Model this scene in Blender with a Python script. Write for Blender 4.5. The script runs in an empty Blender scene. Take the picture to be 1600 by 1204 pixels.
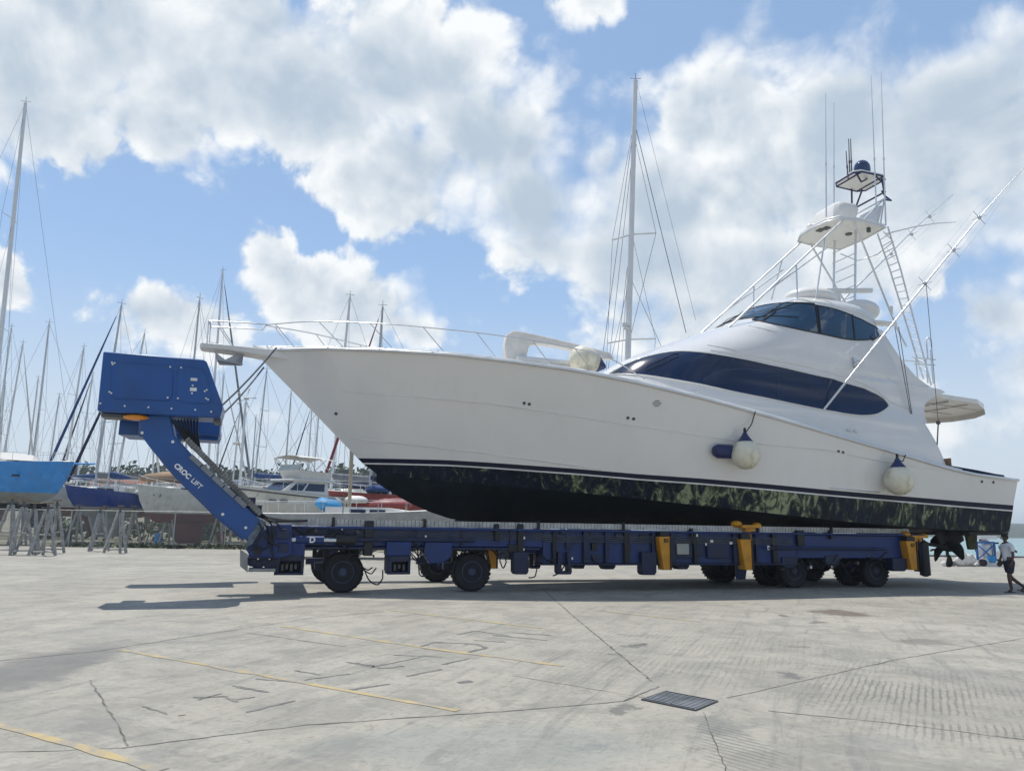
import bpy, bmesh, math, random
from mathutils import Vector, Matrix, noise as mnoise
from mathutils.bvhtree import BVHTree
random.seed(7)
S = bpy.context.scene
COL = S.collection
PI = math.pi
def Rd(a): return math.radians(a)
V = Vector
# ------------------------------------------------------------------ camera
F = 1190.0; EYE = V((0, 0, 1.65)); PITCH = math.atan(221.5/F); ROLL = Rd(0.82)
CM = (Matrix.Rotation(PI/2+PITCH, 3, 'X') @ Matrix.Rotation(ROLL, 3, 'Z'))
cd = bpy.data.cameras.new('camera'); cam = bpy.data.objects.new('camera', cd); COL.objects.link(cam)
cd.sensor_width = 36; cd.lens = F/1600*36; cd.clip_start = 0.1; cd.clip_end = 20000
cam.matrix_world = Matrix.Translation(EYE) @ CM.to_4x4()
S.camera = cam
def ray(u, v): return CM @ V(((u-800)/F, -(v-602)/F, -1))
def proj(p):
    q = CM.transposed() @ (V(p)-EYE); return (800+F*q.x/-q.z, 602-F*q.y/-q.z, -q.z)
# ------------------------------------------------------------------ light
SUN_EL, SUN_AZ = Rd(68), Rd(-42)      # azimuth from +Y towards +X
sun_dir = V((math.sin(SUN_AZ)*math.cos(SUN_EL), math.cos(SUN_AZ)*math.cos(SUN_EL), math.sin(SUN_EL)))
sl = bpy.data.lights.new('sun', 'SUN'); so = bpy.data.objects.new('sun', sl); COL.objects.link(so)
sl.energy = 3.6; sl.angle = Rd(0.5); sl.color = (1, .955, .88)
so.rotation_euler = sun_dir.to_track_quat('Z', 'Y').to_euler(); so.location = (0, 0, 60)
S.view_settings.view_transform = 'Standard'; S.view_settings.look = 'None'
S.view_settings.exposure = 0.15; S.view_settings.gamma = 1
# ------------------------------------------------------------------ node helper
class NT:
    def __init__(s, tree): s.t = tree; s.n = tree.nodes; s.l = tree.links
    def add(s, typ, **k):
        nd = s.n.new(typ)
        for a, b in k.items():
            if a == 'ins':
                for i, val in b.items():
                    if isinstance(val, bpy.types.NodeSocket): s.l.new(val, nd.inputs[i])
                    else: nd.inputs[i].default_value = val
            else: setattr(nd, a, b)
        return nd
    def math(s, op, a, b=0.0, c=0.0, clamp=False):
        n = s.add('ShaderNodeMath', operation=op, ins={0: a, 1: b, 2: c}); n.use_clamp = clamp; return n.outputs[0]
    def ss(s, x, lo, hi, tlo=0.0, thi=1.0):
        return s.add('ShaderNodeMapRange', interpolation_type='SMOOTHSTEP', ins={0: x, 1: lo, 2: hi, 3: tlo, 4: thi}).outputs[0]
    def mix(s, f, a, b, blend='MIX'):
        m = s.add('ShaderNodeMix', data_type='RGBA', blend_type=blend)
        for i, val in ((0, f), (6, a), (7, b)):
            if isinstance(val, bpy.types.NodeSocket): s.l.new(val, m.inputs[i])
            elif i == 0: m.inputs[0].default_value = val
            else: m.inputs[i].default_value = (*val[:3], 1)
        return m.outputs[2]
    def noise(s, vec, scale, detail=4, rough=.55, dist=0.0):
        n = s.add('ShaderNodeTexNoise', ins={'Scale': scale, 'Detail': detail, 'Roughness': rough, 'Distortion': dist})
        if vec is not None: s.l.new(vec, n.inputs['Vector'])
        return n
# ------------------------------------------------------------------ world: nishita sky with procedural clouds set by direction
W = bpy.data.worlds.new('World'); S.world = W; W.use_nodes = True
w = NT(W.node_tree); w.n.clear()
geo = w.add('ShaderNodeTexCoord').outputs['Generated']
sky = w.add('ShaderNodeTexSky', sky_type='NISHITA', sun_disc=False, sun_elevation=SUN_EL, sun_rotation=SUN_AZ)
sky.air_density = 1.0; sky.dust_density = 0.6; sky.ozone_density = 2.0
sep = w.add('ShaderNodeSeparateXYZ', ins={0: geo})
azn = w.math('ARCTAN2', sep.outputs[0], sep.outputs[1]); eln = w.math('ARCSINE', sep.outputs[2])
P = w.add('ShaderNodeCombineXYZ', ins={0: azn, 1: eln}).outputs[0]
nz1 = w.noise(geo, 5.0, 6, .6)
warp = w.add('ShaderNodeVectorMath', operation='SUBTRACT', ins={0: nz1.outputs['Color'], 1: (.5, .5, .5)}).outputs[0]
warp = w.add('ShaderNodeVectorMath', operation='SCALE', ins={0: warp}); warp.inputs['Scale'].default_value = .09; 
PW = w.add('ShaderNodeVectorMath', operation='ADD', ins={0: P, 1: warp.outputs[0]}).outputs[0]
def azel(u, v):
    d = ray(u, v).normalized(); return math.atan2(d.x, d.y), math.asin(d.z)
CLOUDS = [  # px centre, px radii, rotation, weight
 (40,110,170,130,0,1),(190,70,230,130,0,1),(340,120,230,140,10,1),(480,150,200,150,-20,1),(620,100,170,130,0,1),
 (700,110,120,130,0,.9),(760,220,150,110,-20,1),(640,255,190,90,-15,.9),(830,240,100,100,0,.9),(850,330,140,110,-20,1),(590,300,170,80,-15,.95),
 (80,200,150,90,0,.95),(260,190,160,80,-5,.9),(100,20,230,80,0,.8),(400,20,300,90,0,.8),
 (1130,170,130,100,0,1),(1320,210,220,110,0,1),(1500,175,220,140,10,1),(1640,200,200,170,0,1),(1250,300,280,140,0,1),(1055,310,175,130,0,1),
 (960,255,65,60,0,.7),(1000,400,240,130,0,.9),(860,390,130,90,0,.85),(1450,310,260,140,0,.85),(1180,420,260,140,0,.9),(1080,500,300,110,0,.8),
 (420,415,75,62,0,.9),(480,460,115,75,-10,1),(560,500,130,70,0,1),(650,520,90,50,0,.8),(610,480,50,40,0,.7),
 (235,490,105,60,0,.9),(310,510,110,55,0,.8),(175,520,60,40,0,.7),
 (1430,440,80,70,0,.8),(1545,500,100,80,0,.95),(1590,570,90,70,0,.8),(1380,500,160,80,0,.55),
 (920,5,95,38,0,.8),(10,430,40,45,0,.75),(1500,660,200,60,0,.5),(1330,430,220,120,0,.7),(1570,330,180,120,0,.7),(970,480,160,100,0,.55),(1480,600,260,70,0,.45)]
dens = None
for (u, v, ru, rv, rot, wt) in CLOUDS:
    a, e = azel(u, v)
    mp = w.add('ShaderNodeMapping', vector_type='TEXTURE', ins={0: PW, 1: (a, e, 0), 2: (0, 0, Rd(rot)), 3: (ru/F*1.12, rv/F*1.12, 1)})
    ln = w.add('ShaderNodeVectorMath', operation='LENGTH', ins={0: mp.outputs[0]}).outputs['Value']
    f = w.add('ShaderNodeMapRange', ins={0: ln, 1: 0.0, 2: 1.25, 3: wt, 4: 0.0}).outputs[0]
    dens = f if dens is None else w.math('SMOOTH_MAX', dens, f, .12)
dens = w.math('MAXIMUM', dens, w.math('MULTIPLY', w.ss(sep.outputs[1], .05, -.35, 0.0, .34), w.ss(eln, .05, .25)))  # adds unseen clouds behind the camera to reflect in hull and windows
fb = w.noise(geo, 8.0, 8, .64, .35).outputs['Fac']
fb2 = w.noise(geo, 2.6, 4, .55).outputs['Fac']
def puff(vec):
    vo = w.add('ShaderNodeTexVoronoi', feature='F1', ins={'Vector': vec, 'Scale': 11.0, 'Detail': 2.0, 'Roughness': .55, 'Lacunarity': 2.1})
    return w.math('SUBTRACT', .78, vo.outputs['Distance'])
wg = w.add('ShaderNodeVectorMath', operation='ADD', ins={0: geo, 1: warp.outputs[0]}).outputs[0]
pf = puff(wg)
dd = w.math('ADD', dens, w.math('MULTIPLY', w.math('SUBTRACT', fb, .5), 1.05))
dd = w.math('ADD', dd, w.math('MULTIPLY', pf, .42))
dd = w.math('ADD', dd, w.math('MULTIPLY', w.math('SUBTRACT', fb2, .5), .35))

off = w.add('ShaderNodeVectorMath', operation='ADD', ins={0: geo, 1: (-.02, 0, .03)}).outputs[0]
fbs = w.noise(off, 8.0, 5, .64, .35).outputs['Fac']
pfs = puff(w.add('ShaderNodeVectorMath', operation='ADD', ins={0: wg, 1: (-.012, 0, .02)}).outputs[0])
lit = w.math('ADD', w.math('MULTIPLY', w.math('SUBTRACT', fb, fbs), 2.0), w.math('MULTIPLY', w.math('SUBTRACT', pf, pfs), 1.1))
soft = w.noise(geo, 3.6, 6, .6, .8).outputs['Fac']
dsm = w.math('ADD', dens, w.math('ADD', w.math('MULTIPLY', w.math('SUBTRACT', fb, .5), .40), w.math('MULTIPLY', pf, .12)))
thick = w.math('MULTIPLY', w.ss(dsm, .34, .86), w.ss(soft, .30, .64, .45, 1.0))
wisp = w.ss(soft, .42, .62)
alpha = w.ss(dd, w.math('SUBTRACT', .30, w.math('MULTIPLY', wisp, .26)), w.math('ADD', .48, w.math('MULTIPLY', wisp, .22)))
grey = w.math('SUBTRACT', w.math('MULTIPLY', thick, 1.0), w.math('MULTIPLY', lit, w.math('SUBTRACT', 1.0, w.math('MULTIPLY', thick, .78))), clamp=True)
ccol = w.mix(grey, (.87, .895, .91), (.45, .54, .64))
front = w.ss(sep.outputs[1], -.3, .5, .25, 1.0)
veil = w.math('MULTIPLY', w.ss(eln, .03, .50, .93, .50), front)
bg1 = w.add('ShaderNodeBackground', ins={0: sky.outputs[0], 1: .10})
vc = w.mix(w.ss(eln, .07, .36), (.60, .69, .78), (.36, .56, .87))
bgv = w.add('ShaderNodeBackground', ins={0: vc, 1: 1.0})
bg2 = w.add('ShaderNodeBackground', ins={0: ccol, 1: 1.0})
m1 = w.add('ShaderNodeMixShader', ins={0: veil, 1: bg1.outputs[0], 2: bgv.outputs[0]})
al2 = w.math('MULTIPLY', alpha, w.ss(eln, -.02, .12, .25, 1.0))
m2 = w.add('ShaderNodeMixShader', ins={0: al2, 1: m1.outputs[0], 2: bg2.outputs[0]})
w.add('ShaderNodeOutputWorld', ins={0: m2.outputs[0]})
W.cycles.sampling_method = 'MANUAL'; W.cycles.sample_map_resolution = 512
# ------------------------------------------------------------------ materials
MATS = {}
def mat(name, col, rough=.5, metal=0.0, var=.12, scale=2.0, bump=0.0, bscale=30.0, coat=0.0, spec=.5, dirt=None, dscale=1.2, damt=.5, dlo=.5, streak=False):
    if name in MATS: return MATS[name]
    m = bpy.data.materials.new(name); m.use_nodes = True; t = NT(m.node_tree)
    b = t.n['Principled BSDF']
    oc = t.add('ShaderNodeTexCoord').outputs['Object']
    nz = t.noise(oc, scale, 5, .6).outputs['Fac']
    c = t.mix(t.ss(nz, .3, .7), [x*(1-var) for x in col], [min(1, x*(1+var)) for x in col])
    if dirt:
        dvec = t.add('ShaderNodeMapping', ins={0: oc, 3: (3.5, 3.5, .22)}).outputs[0] if streak else oc
        d = t.noise(dvec, dscale, 7, .65, .4).outputs['Fac']
        c = t.mix(t.math('MULTIPLY', t.ss(d, dlo, dlo+.22), damt), c, dirt)
    t.l.new(c, b.inputs['Base Color'])
    t.l.new(t.ss(nz, .2, .8, max(.03, rough*.85), min(1, rough*1.15)), b.inputs['Roughness'])
    b.inputs['Metallic'].default_value = metal; b.inputs['Coat Weight'].default_value = coat
    b.inputs['Specular IOR Level'].default_value = spec
    if bump:
        bn = t.noise(oc, bscale, 4).outputs['Fac']
        bp = t.add('ShaderNodeBump', ins={'Height': bn, 'Strength': bump, 'Distance': .02}); t.l.new(bp.outputs[0], b.inputs['Normal'])
    MATS[name] = m; return m
M_gel = mat('white_gelcoat', (.775, .762, .738), .14, var=.025, scale=.35, coat=.7, dirt=(.55, .52, .46), dscale=1.0, damt=.07, dlo=.46, streak=True)
M_gel2 = mat('white_moulding', (.78, .77, .74), .3, var=.03, scale=1)
M_navy = mat('navy_paint', (.005, .009, .030), .4, spec=.25)
M_pin = mat('white_stripe', (.72, .72, .70), .4)
M_glass = mat('tinted_glass', (.005, .019, .062), .13, var=.2, scale=.5)
M_glass2 = mat('sky_tinted_glass', (.020, .065, .125), .05, var=.15, scale=.5, coat=.6)  # sky seen through the bridge windows, painted in as a lighter blue
M_gasket = mat('black_gasket', (.012, .014, .02), .5)
M_steel = mat('polished_steel', (.62, .64, .66), .22, .9, var=.05)
M_alu = mat('anodised_aluminium', (.72, .73, .74), .35, .6, var=.05)
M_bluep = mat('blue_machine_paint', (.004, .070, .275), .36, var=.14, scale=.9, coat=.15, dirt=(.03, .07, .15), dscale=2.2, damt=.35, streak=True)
M_blueshade = mat('shaded_blue_machine_paint', (.004, .030, .15), .42, var=.15, scale=1.5, dirt=(.012, .02, .05), dscale=2.0, damt=.5)  # same blue paint, darkened in colour for the shadow under the hull
M_bluex = mat('greasy_blue_steel', (.010, .018, .06), .5, var=.25, scale=3, dirt=(.01, .01, .012), dscale=3, damt=.7)
M_black = mat('black_steel', (.012, .013, .016), .55, var=.3)
M_rub = mat('tyre_rubber', (.018, .020, .026), .75, var=.3, scale=6, bump=.3, bscale=60, dirt=(.06, .055, .05), dscale=5, damt=.35)
M_yel = mat('yellow_orange_paint', (.62, .27, .012), .45, var=.12, scale=3, dirt=(.2, .09, .02), dscale=4, damt=.4)
M_orange = mat('amber_plastic', (.75, .27, .02), .3)
M_grate = mat('grey_link_plastic', (.48, .48, .46), .6, var=.2, scale=5, dirt=(.1, .1, .1), damt=.5)
M_dgrey = mat('dark_grey_steel', (.09, .095, .10), .5, var=.25)
M_sticker = mat('white_sticker', (.75, .75, .73), .5)
M_text = mat('white_lettering', (.82, .82, .82), .5)
M_canvas = mat('white_canvas', (.72, .70, .66), .8, var=.06, scale=3, bump=.5, bscale=8)
M_fend = mat('cream_fender_vinyl', (.74, .70, .56), .45, var=.06, scale=3, dirt=(.22, .20, .11), dscale=2.2, damt=.6, dlo=.47)
M_fblue = mat('navy_fender_end', (.012, .022, .10), .4)
M_rope = mat('grey_rope', (.10, .105, .11), .8, var=.3, scale=20)
M_radome = mat('navy_dome_gelcoat', (.012, .035, .105), .18, coat=.5)
M_ntube = mat('navy_powder_coat', (.02, .03, .10), .4)
M_bronze = mat('fouled_bronze', (.035, .036, .04), .7, var=.4, scale=4, dirt=(.09, .09, .07), damt=.5)
M_rudder = mat('fouled_rudder', (.075, .085, .035), .8, var=.4, scale=6)
def fouled():
    m = mat('fouled_antifouling', (.005, .010, .026), .55, var=.3, scale=2, spec=.25)
    t = NT(m.node_tree); b = t.n['Principled BSDF']; old = b.inputs['Base Color'].links[0].from_socket
    oc = t.add('ShaderNodeTexCoord').outputs['Object']
    mp = t.add('ShaderNodeMapping', ins={0: oc, 3: (2.1, 2.1, .75), 2: (0, Rd(18), 0)}).outputs[0]
    n1 = t.noise(mp, 1.5, 6, .65, 1.6).outputs['Fac']; n2 = t.noise(oc, .35, 3).outputs['Fac']; n3 = t.noise(oc, 9, 4).outputs['Fac']
    k = t.math('ADD', n1, t.math('MULTIPLY', t.math('SUBTRACT', n2, .5), .6))
    sx = t.add('ShaderNodeSeparateXYZ', ins={0: oc})
    k = t.math('ADD', k, t.ss(sx.outputs[0], -14, 0, -.10, .045))
    c = t.mix(t.math('MULTIPLY', t.ss(k, .50, .66), .8), old, (.075, .095, .055))
    c = t.mix(t.math('MULTIPLY', t.ss(t.math('ADD', k, t.math('MULTIPLY', n3, .25)), .73, .88), .9), c, (.36, .40, .24))
    n4 = t.noise(mp, 6.0, 5, .7, 1.0).outputs['Fac']; c = t.mix(t.math('MULTIPLY', t.ss(n4, .52, .66), .45), c, (.045, .06, .042))
    t.l.new(c, b.inputs['Base Color']); return m
M_foul = fouled()
M_bot = mat('dark_bottom_paint', (.005, .010, .015), .65, var=.4, scale=2, spec=.2, dirt=(.014, .022, .022), damt=.5)
# ------------------------------------------------------------------ mesh builder
WM = {}
class MB:
    def __init__(s): s.v = []; s.f = []; s.mi = []; s.cur = 0
    def add(s, vs, fs):
        n = len(s.v); s.v += [V(p) for p in vs]; s.f += [tuple(i+n for i in f) for f in fs]; s.mi += [s.cur]*len(fs); return s
    def box(s, c, dx, dy, dz, X=V((1, 0, 0)), Y=V((0, 1, 0)), Z=V((0, 0, 1))):
        c = V(c); p = []
        for k in (-.5, .5):
            for j in (-.5, .5):
                for i in (-.5, .5): p.append(c+X*dx*i+Y*dy*j+Z*dz*k)
        return s.add(p, [(0, 2, 3, 1), (4, 5, 7, 6), (0, 1, 5, 4), (2, 6, 7, 3), (0, 4, 6, 2), (1, 3, 7, 5)])
    def prism(s, pts, ext):
        n = len(pts); e = V(ext); p = [V(q) for q in pts]+[V(q)+e for q in pts]
        return s.add(p, [tuple(range(n))[::-1], tuple(range(n, 2*n))]+[(i, (i+1) % n, n+(i+1) % n, n+i) for i in range(n)])
    def tube(s, pts, r, n=7, cap=True, flat=1.0):
        pts = [V(p) for p in pts]; m = len(pts); R = r if isinstance(r, (list, tuple)) else [r]*m
        t0 = (pts[1]-pts[0]).normalized(); up = V((0, 0, 1)) if abs(t0.z) < .9 else V((1, 0, 0))
        a = t0.cross(up).normalized(); p = []; fs = []
        for i in range(m):
            t = (pts[min(i+1, m-1)]-pts[max(i-1, 0)]).normalized()
            a = (a-t*a.dot(t)).normalized(); b = t.cross(a)
            for k in range(n):
                q = 2*PI*k/n; p.append(pts[i]+a*math.cos(q)*R[i]+b*math.sin(q)*R[i]*flat)
        for i in range(m-1):
            for k in range(n): fs.append((i*n+k, i*n+(k+1) % n, (i+1)*n+(k+1) % n, (i+1)*n+k))
        if cap: fs += [tuple(range(n))[::-1], tuple(range((m-1)*n, m*n))]
        return s.add(p, fs)
    def lathe(s, prof, c, axis=V((0, 0, 1)), n=24):
        c = V(c); ax = V(axis).normalized(); a = ax.orthogonal().normalized(); b = ax.cross(a); p = []; fs = []
        for r, h in prof:
            for k in range(n):
                q = 2*PI*k/n; p.append(c+ax*h+(a*math.cos(q)+b*math.sin(q))*max(r, 1e-4))
        m = len(prof)
        for i in range(m-1):
            for k in range(n): fs.append((i*n+k, i*n+(k+1) % n, (i+1)*n+(k+1) % n, (i+1)*n+k))
        fs += [tuple(range(n))[::-1], tuple(range((m-1)*n, m*n))]
        return s.add(p, fs)
    def ball(s, c, rx, ry=None, rz=None, n=16, m=10, X=V((1, 0, 0)), Y=V((0, 1, 0)), Z=V((0, 0, 1))):
        ry = rx if ry is None else ry; rz = rx if rz is None else rz; c = V(c); p = []; fs = []
        for i in range(m+1):
            th = PI*i/m
            for k in range(n):
                q = 2*PI*k/n; sn = max(math.sin(th), .002); p.append(c+X*rx*sn*math.cos(q)+Y*ry*sn*math.sin(q)-Z*rz*math.cos(th))
        for i in range(m):
            for k in range(n): fs.append((i*n+k, i*n+(k+1) % n, (i+1)*n+(k+1) % n, (i+1)*n+k))
        return s.add(p, fs)
    def grid(s, rows, flip=False):
        m = len(rows); n = len(rows[0]); fs = []
        for i in range(m-1):
            for j in range(n-1):
                f = (i*n+j, i*n+j+1, (i+1)*n+j+1, (i+1)*n+j); fs.append(f[::-1] if flip else f)
        return s.add([q for r in rows for q in r], fs)
    def bvh(s): return BVHTree.FromPolygons([tuple(q) for q in s.v], s.f)
    def build(s, name, mats, parent=None, smooth=35, bevel=0, label=None, solid=0):
        if not isinstance(mats, (list, tuple)): mats = [mats]
        me = bpy.data.meshes.new(name); M = WM.get(parent.name) if parent else None
        if M is None and parent is None:
            pass
        inv = M.inverted() if M is not None else None
        me.from_pydata([tuple(inv @ q) if inv is not None else tuple(q) for q in s.v], [], s.f)
        for m in mats: me.materials.append(m)
        if len(mats) > 1: me.polygons.foreach_set('material_index', s.mi)
        bm = bmesh.new(); bm.from_mesh(me); bmesh.ops.recalc_face_normals(bm, faces=bm.faces); bm.to_mesh(me); bm.free()
        if smooth:
            me.shade_smooth(); me.set_sharp_from_angle(angle=Rd(smooth))
        o = bpy.data.objects.new(name, me); COL.objects.link(o)
        if parent: o.parent = parent; WM[o.name] = M if M is not None else Matrix()
        else: WM[o.name] = Matrix()
        if bevel:
            b = o.modifiers.new('bevel', 'BEVEL'); b.width = bevel; b.segments = 2; b.limit_method = 'ANGLE'; b.angle_limit = Rd(40)
        if solid:
            b = o.modifiers.new('solid', 'SOLIDIFY'); b.thickness = solid; b.offset = -1
        if label: o['label'] = label
        return o
def tag(o, label, cat, group=None):
    o['label'] = label; o['category'] = cat
    if group: o['group'] = group
    return o
def struct(o, kind='structure'): o['kind'] = kind; return o
def thing(name, loc, label, cat, group=None, rz=0.0):
    o = bpy.data.objects.new(name, None); COL.objects.link(o); o.location = loc; o.rotation_euler = (0, 0, rz)
    o.empty_display_size = .3
    WM[o.name] = Matrix.Translation(V(loc)) @ Matrix.Rotation(rz, 4, 'Z'); return tag(o, label, cat, group)
def solo(mb, name, mats, base, label, cat, group=None, smooth=35, bevel=0):      # a thing that is one mesh, origin at its base
    base = V(base); mb.v = [q-base for q in mb.v]; o = mb.build(name, mats, None, smooth, bevel); o.location = base; WM[o.name] = Matrix.Translation(base)
    return tag(o, label, cat, group)
def text_mb(body, size, origin, X, Y, thick=.004, bold=0.0):
    cu = bpy.data.curves.new('t', 'FONT'); cu.body = body; cu.size = size; cu.extrude = thick; cu.offset = bold; cu.resolution_u = 3
    ob = bpy.data.objects.new('t', cu); me = bpy.data.meshes.new_from_object(ob)
    mb = MB(); Z = X.cross(Y)
    mb.add([V(origin)+X*q.co.x+Y*q.co.y+Z*q.co.z for q in me.vertices], [tuple(p.vertices) for p in me.polygons])
    bpy.data.objects.remove(ob); bpy.data.meshes.remove(me); bpy.data.curves.remove(cu); return mb
def cr(tab, x):            # catmull-rom over a table of rows keyed by the first column
    n = len(tab)
    if x <= tab[0][0]: return list(tab[0][1:])
    if x >= tab[-1][0]: return list(tab[-1][1:])
    i = max(k for k in range(n-1) if tab[k][0] <= x); a, b = tab[i], tab[i+1]; f = (x-a[0])/(b[0]-a[0]); out = []
    p, q = tab[max(i-1, 0)], tab[min(i+2, n-1)]
    for k in range(1, len(a)):
        m1 = (b[k]-p[k])/(b[0]-p[0])*(b[0]-a[0]) if i > 0 else b[k]-a[k]; m2 = (q[k]-a[k])/(q[0]-a[0])*(b[0]-a[0]) if i+2 < n else b[k]-a[k]
        f2, f3 = f*f, f*f*f; out.append((2*f3-3*f2+1)*a[k]+(f3-2*f2+f)*m1+(-2*f3+3*f2)*b[k]+(f3-f2)*m2)
    return out
def lin(pl, x):
    if x <= pl[0][0]: (a, b), (c, d) = pl[0], pl[1]
    elif x >= pl[-1][0]: (a, b), (c, d) = pl[-2], pl[-1]
    else:
        i = max(k for k in range(len(pl)-1) if pl[k][0] <= x); (a, b), (c, d) = pl[i], pl[i+1]
    return b+(d-b)*(x-a)/(c-a)
def dens_pl(pl, step=10):
    out = [pl[0]]
    for a, b in zip(pl, pl[1:]):
        n = max(1, int(math.hypot(b[0]-a[0], b[1]-a[1])/step))
        out += [(a[0]+(b[0]-a[0])*k/n, a[1]+(b[1]-a[1])*k/n) for k in range(1, n+1)]
    return out
def gp(u, v, z=0.0): d = ray(u, v); return EYE+d*((z-EYE.z)/d.z)
def at(u, v, Y): d = ray(u, v); return EYE+d*(Y/d.y)
# boat frame: s aft along the keel, t away from the camera, z up
BA = Rd(17); BD = V((math.cos(BA), math.sin(BA), 0)); BN = V((-math.sin(BA), math.cos(BA), 0)); BO = V((-4.69, 21.3, 0)); ZZ = V((0, 0, 1))
def B(s, t, z): return BO+BD*s+BN*t+ZZ*z
def Bh(s, t, h): return B(s, t, h-.044*s)
def inv(p): q = V(p)-BO; return q.dot(BD), q.dot(BN), p[2]
def bt(u, v, t): d = ray(u, v); k = (BO+BN*t-EYE).dot(BN)/d.dot(BN); return EYE+d*k
def az(u, v, h):
    d = ray(u, v); n = ZZ+BD*.044; q = EYE-BO; return EYE+d*((h-q.dot(n))/d.dot(n))
def fitz(s, t, pl, z=4.0):
    for _ in range(8):
        u, v, dp = proj(B(s, t, z)); z += (v-lin(pl, u))*dp/F
    return z
exec_parts = True
# ================================================================== SETTING
def concrete():
    m = bpy.data.materials.new('weathered_concrete'); m.use_nodes = True; t = NT(m.node_tree); b = t.n['Principled BSDF']
    oc = t.add('ShaderNodeTexCoord').outputs['Object']
    n1 = t.noise(oc, .22, 6, .6, .5).outputs['Fac']; n2 = t.noise(oc, 1.3, 8, .68, .3).outputs['Fac']; n3 = t.noise(oc, 14, 6, .7).outputs['Fac']
    rs = lambda a, sc: t.add('ShaderNodeMapping', ins={0: t.add('ShaderNodeMapping', ins={0: oc, 2: (0, 0, Rd(a))}).outputs[0], 3: sc}).outputs[0]
    mp = rs(21, (3.2, .30, 1))
    st = t.noise(mp, 1.6, 8, .7, .8).outputs['Fac']
    mp2 = rs(-60, (2.6, .25, 1))
    st2 = t.noise(mp2, 1.1, 7, .7, .6).outputs['Fac']
    c = t.mix(t.ss(n1, .32, .68), (.322, .300, .250), (.412, .385, .325))
    c = t.mix(t.math('MULTIPLY', t.ss(n2, .42, .72), .6), c, (.195, .195, .175))
    c = t.mix(t.math('MULTIPLY', t.ss(st, .5, .68), .6), c, (.175, .176, .162))
    c = t.mix(t.math('MULTIPLY', t.ss(st2, .5, .7), .6), c, (.39, .372, .325))
    c = t.mix(t.math('MULTIPLY', t.ss(n3, .45, .75), .5), c, (.155, .15, .135))
    n6 = t.noise(oc, .55, 9, .72, 1.2).outputs['Fac']; c = t.mix(t.math('MULTIPLY', t.ss(n6, .50, .60), .42), c, (.205, .198, .175)); c = t.mix(t.math('MULTIPLY', t.ss(n6, .46, .36), .30), c, (.43, .405, .345))
    n5 = t.noise(oc, 5.0, 8, .75, .6).outputs['Fac']; c = t.mix(t.math('MULTIPLY', t.ss(n5, .54, .66), .5), c, (.17, .166, .15))
    n4 = t.noise(oc, 42, 3, .6).outputs['Fac']
    c = t.mix(t.math('MULTIPLY', t.ss(n4, .62, .72), .45), c, (.13, .125, .115))
    # stains with a place of their own
    wn = t.noise(oc, 2.2, 6, .7).outputs['Color']
    wv = t.add('ShaderNodeVectorMath', operation='SCALE', ins={0: t.add('ShaderNodeVectorMath', operation='SUBTRACT', ins={0: wn, 1: (.5, .5, .5)}).outputs[0]}); wv.inputs['Scale'].default_value = 1.0
    pw = t.add('ShaderNodeVectorMath', operation='ADD', ins={0: oc, 1: wv.outputs[0]}).outputs[0]
    def blob(u, v, ru, rv, lo=1.0, hi=.55):
        c0 = gp(u, v); rx = (gp(u+ru, v)-c0).length; ry = (gp(u, v-rv)-gp(u, v+rv)).length/2
        mp_ = t.add('ShaderNodeMapping', vector_type='TEXTURE', ins={0: pw, 1: (c0.x, c0.y, 0), 3: (rx, ry, 1)})
        l = t.add('ShaderNodeVectorMath', operation='LENGTH', ins={0: mp_.outputs[0]}).outputs['Value']
        return t.ss(l, hi, lo, 1.0, 0.0)
    for (u, v, ru, rv, k, col) in [(50,1045,110,50,.65,(.13,.13,.128)),(110,1130,120,16,.3,(.2,.2,.19)),(1240,1056,22,6,.75,(.12,.12,.115)),(968,1103,22,7,.7,(.12,.12,.11)),
        (1310,957,45,6,.8,(.12,.09,.065)),(1440,1002,50,5,.6,(.16,.14,.12)),(1230,962,12,2,.7,(.1,.09,.08)),(1275,972,18,2,.7,(.12,.11,.1)),(915,1165,30,14,.4,(.16,.17,.16)),
        (1120,1130,60,18,.45,(.15,.16,.15)),(1380,1160,90,14,.35,(.19,.2,.19)),(250,1180,60,12,.4,(.16,.165,.16)),(420,1105,60,8,.4,(.19,.19,.18)),(990,1008,18,3,.7,(.13,.13,.12)),
        (760,1165,330,45,.35,(.19,.225,.215)),(1200,940,300,5,.25,(.24,.21,.17)),(640,905,200,8,.3,(.25,.24,.22)),(1525,1060,90,25,.3,(.19,.185,.17)),(200,985,160,10,.3,(.24,.235,.22))]:
        c = t.mix(t.math('MULTIPLY', blob(u, v, ru, rv), k), c, col)
    # raked grooves
    g = blob(1460, 1095, 230, 75, 1.2, .3); g2 = blob(1140, 1160, 70, 45, 1.2, .4); g3 = blob(1060, 1020, 330, 55, 1.2, .3)
    def rake(ang, sc, dist):
        r = t.add('ShaderNodeMapping', ins={0: oc, 2: (0, 0, Rd(ang))}).outputs[0]
        wv_ = t.add('ShaderNodeTexWave', ins={0: r, 'Scale': sc, 'Distortion': dist, 'Detail': 3, 'Detail Scale': .9}); return wv_.outputs['Fac']
    br = t.ss(t.noise(oc, .9, 5, .7).outputs['Fac'], .38, .6)
    gg = t.math('MULTIPLY', t.math('MULTIPLY', t.ss(rake(28.5, 4.7, 2.2), .62, .88), g), br)
    gb = t.math('MULTIPLY', t.ss(rake(-40, 4.2, 3.0), .62, .9), g2)
    gc = t.math('MULTIPLY', t.math('MULTIPLY', t.ss(rake(21, 3.7, 2.0), .66, .9), g3), t.math('MULTIPLY', br, .45))
    G = t.math('MAXIMUM', t.math('MAXIMUM', gg, gb), gc)
    c = t.mix(t.math('MULTIPLY', G, .6), c, (.135, .13, .115))
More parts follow.
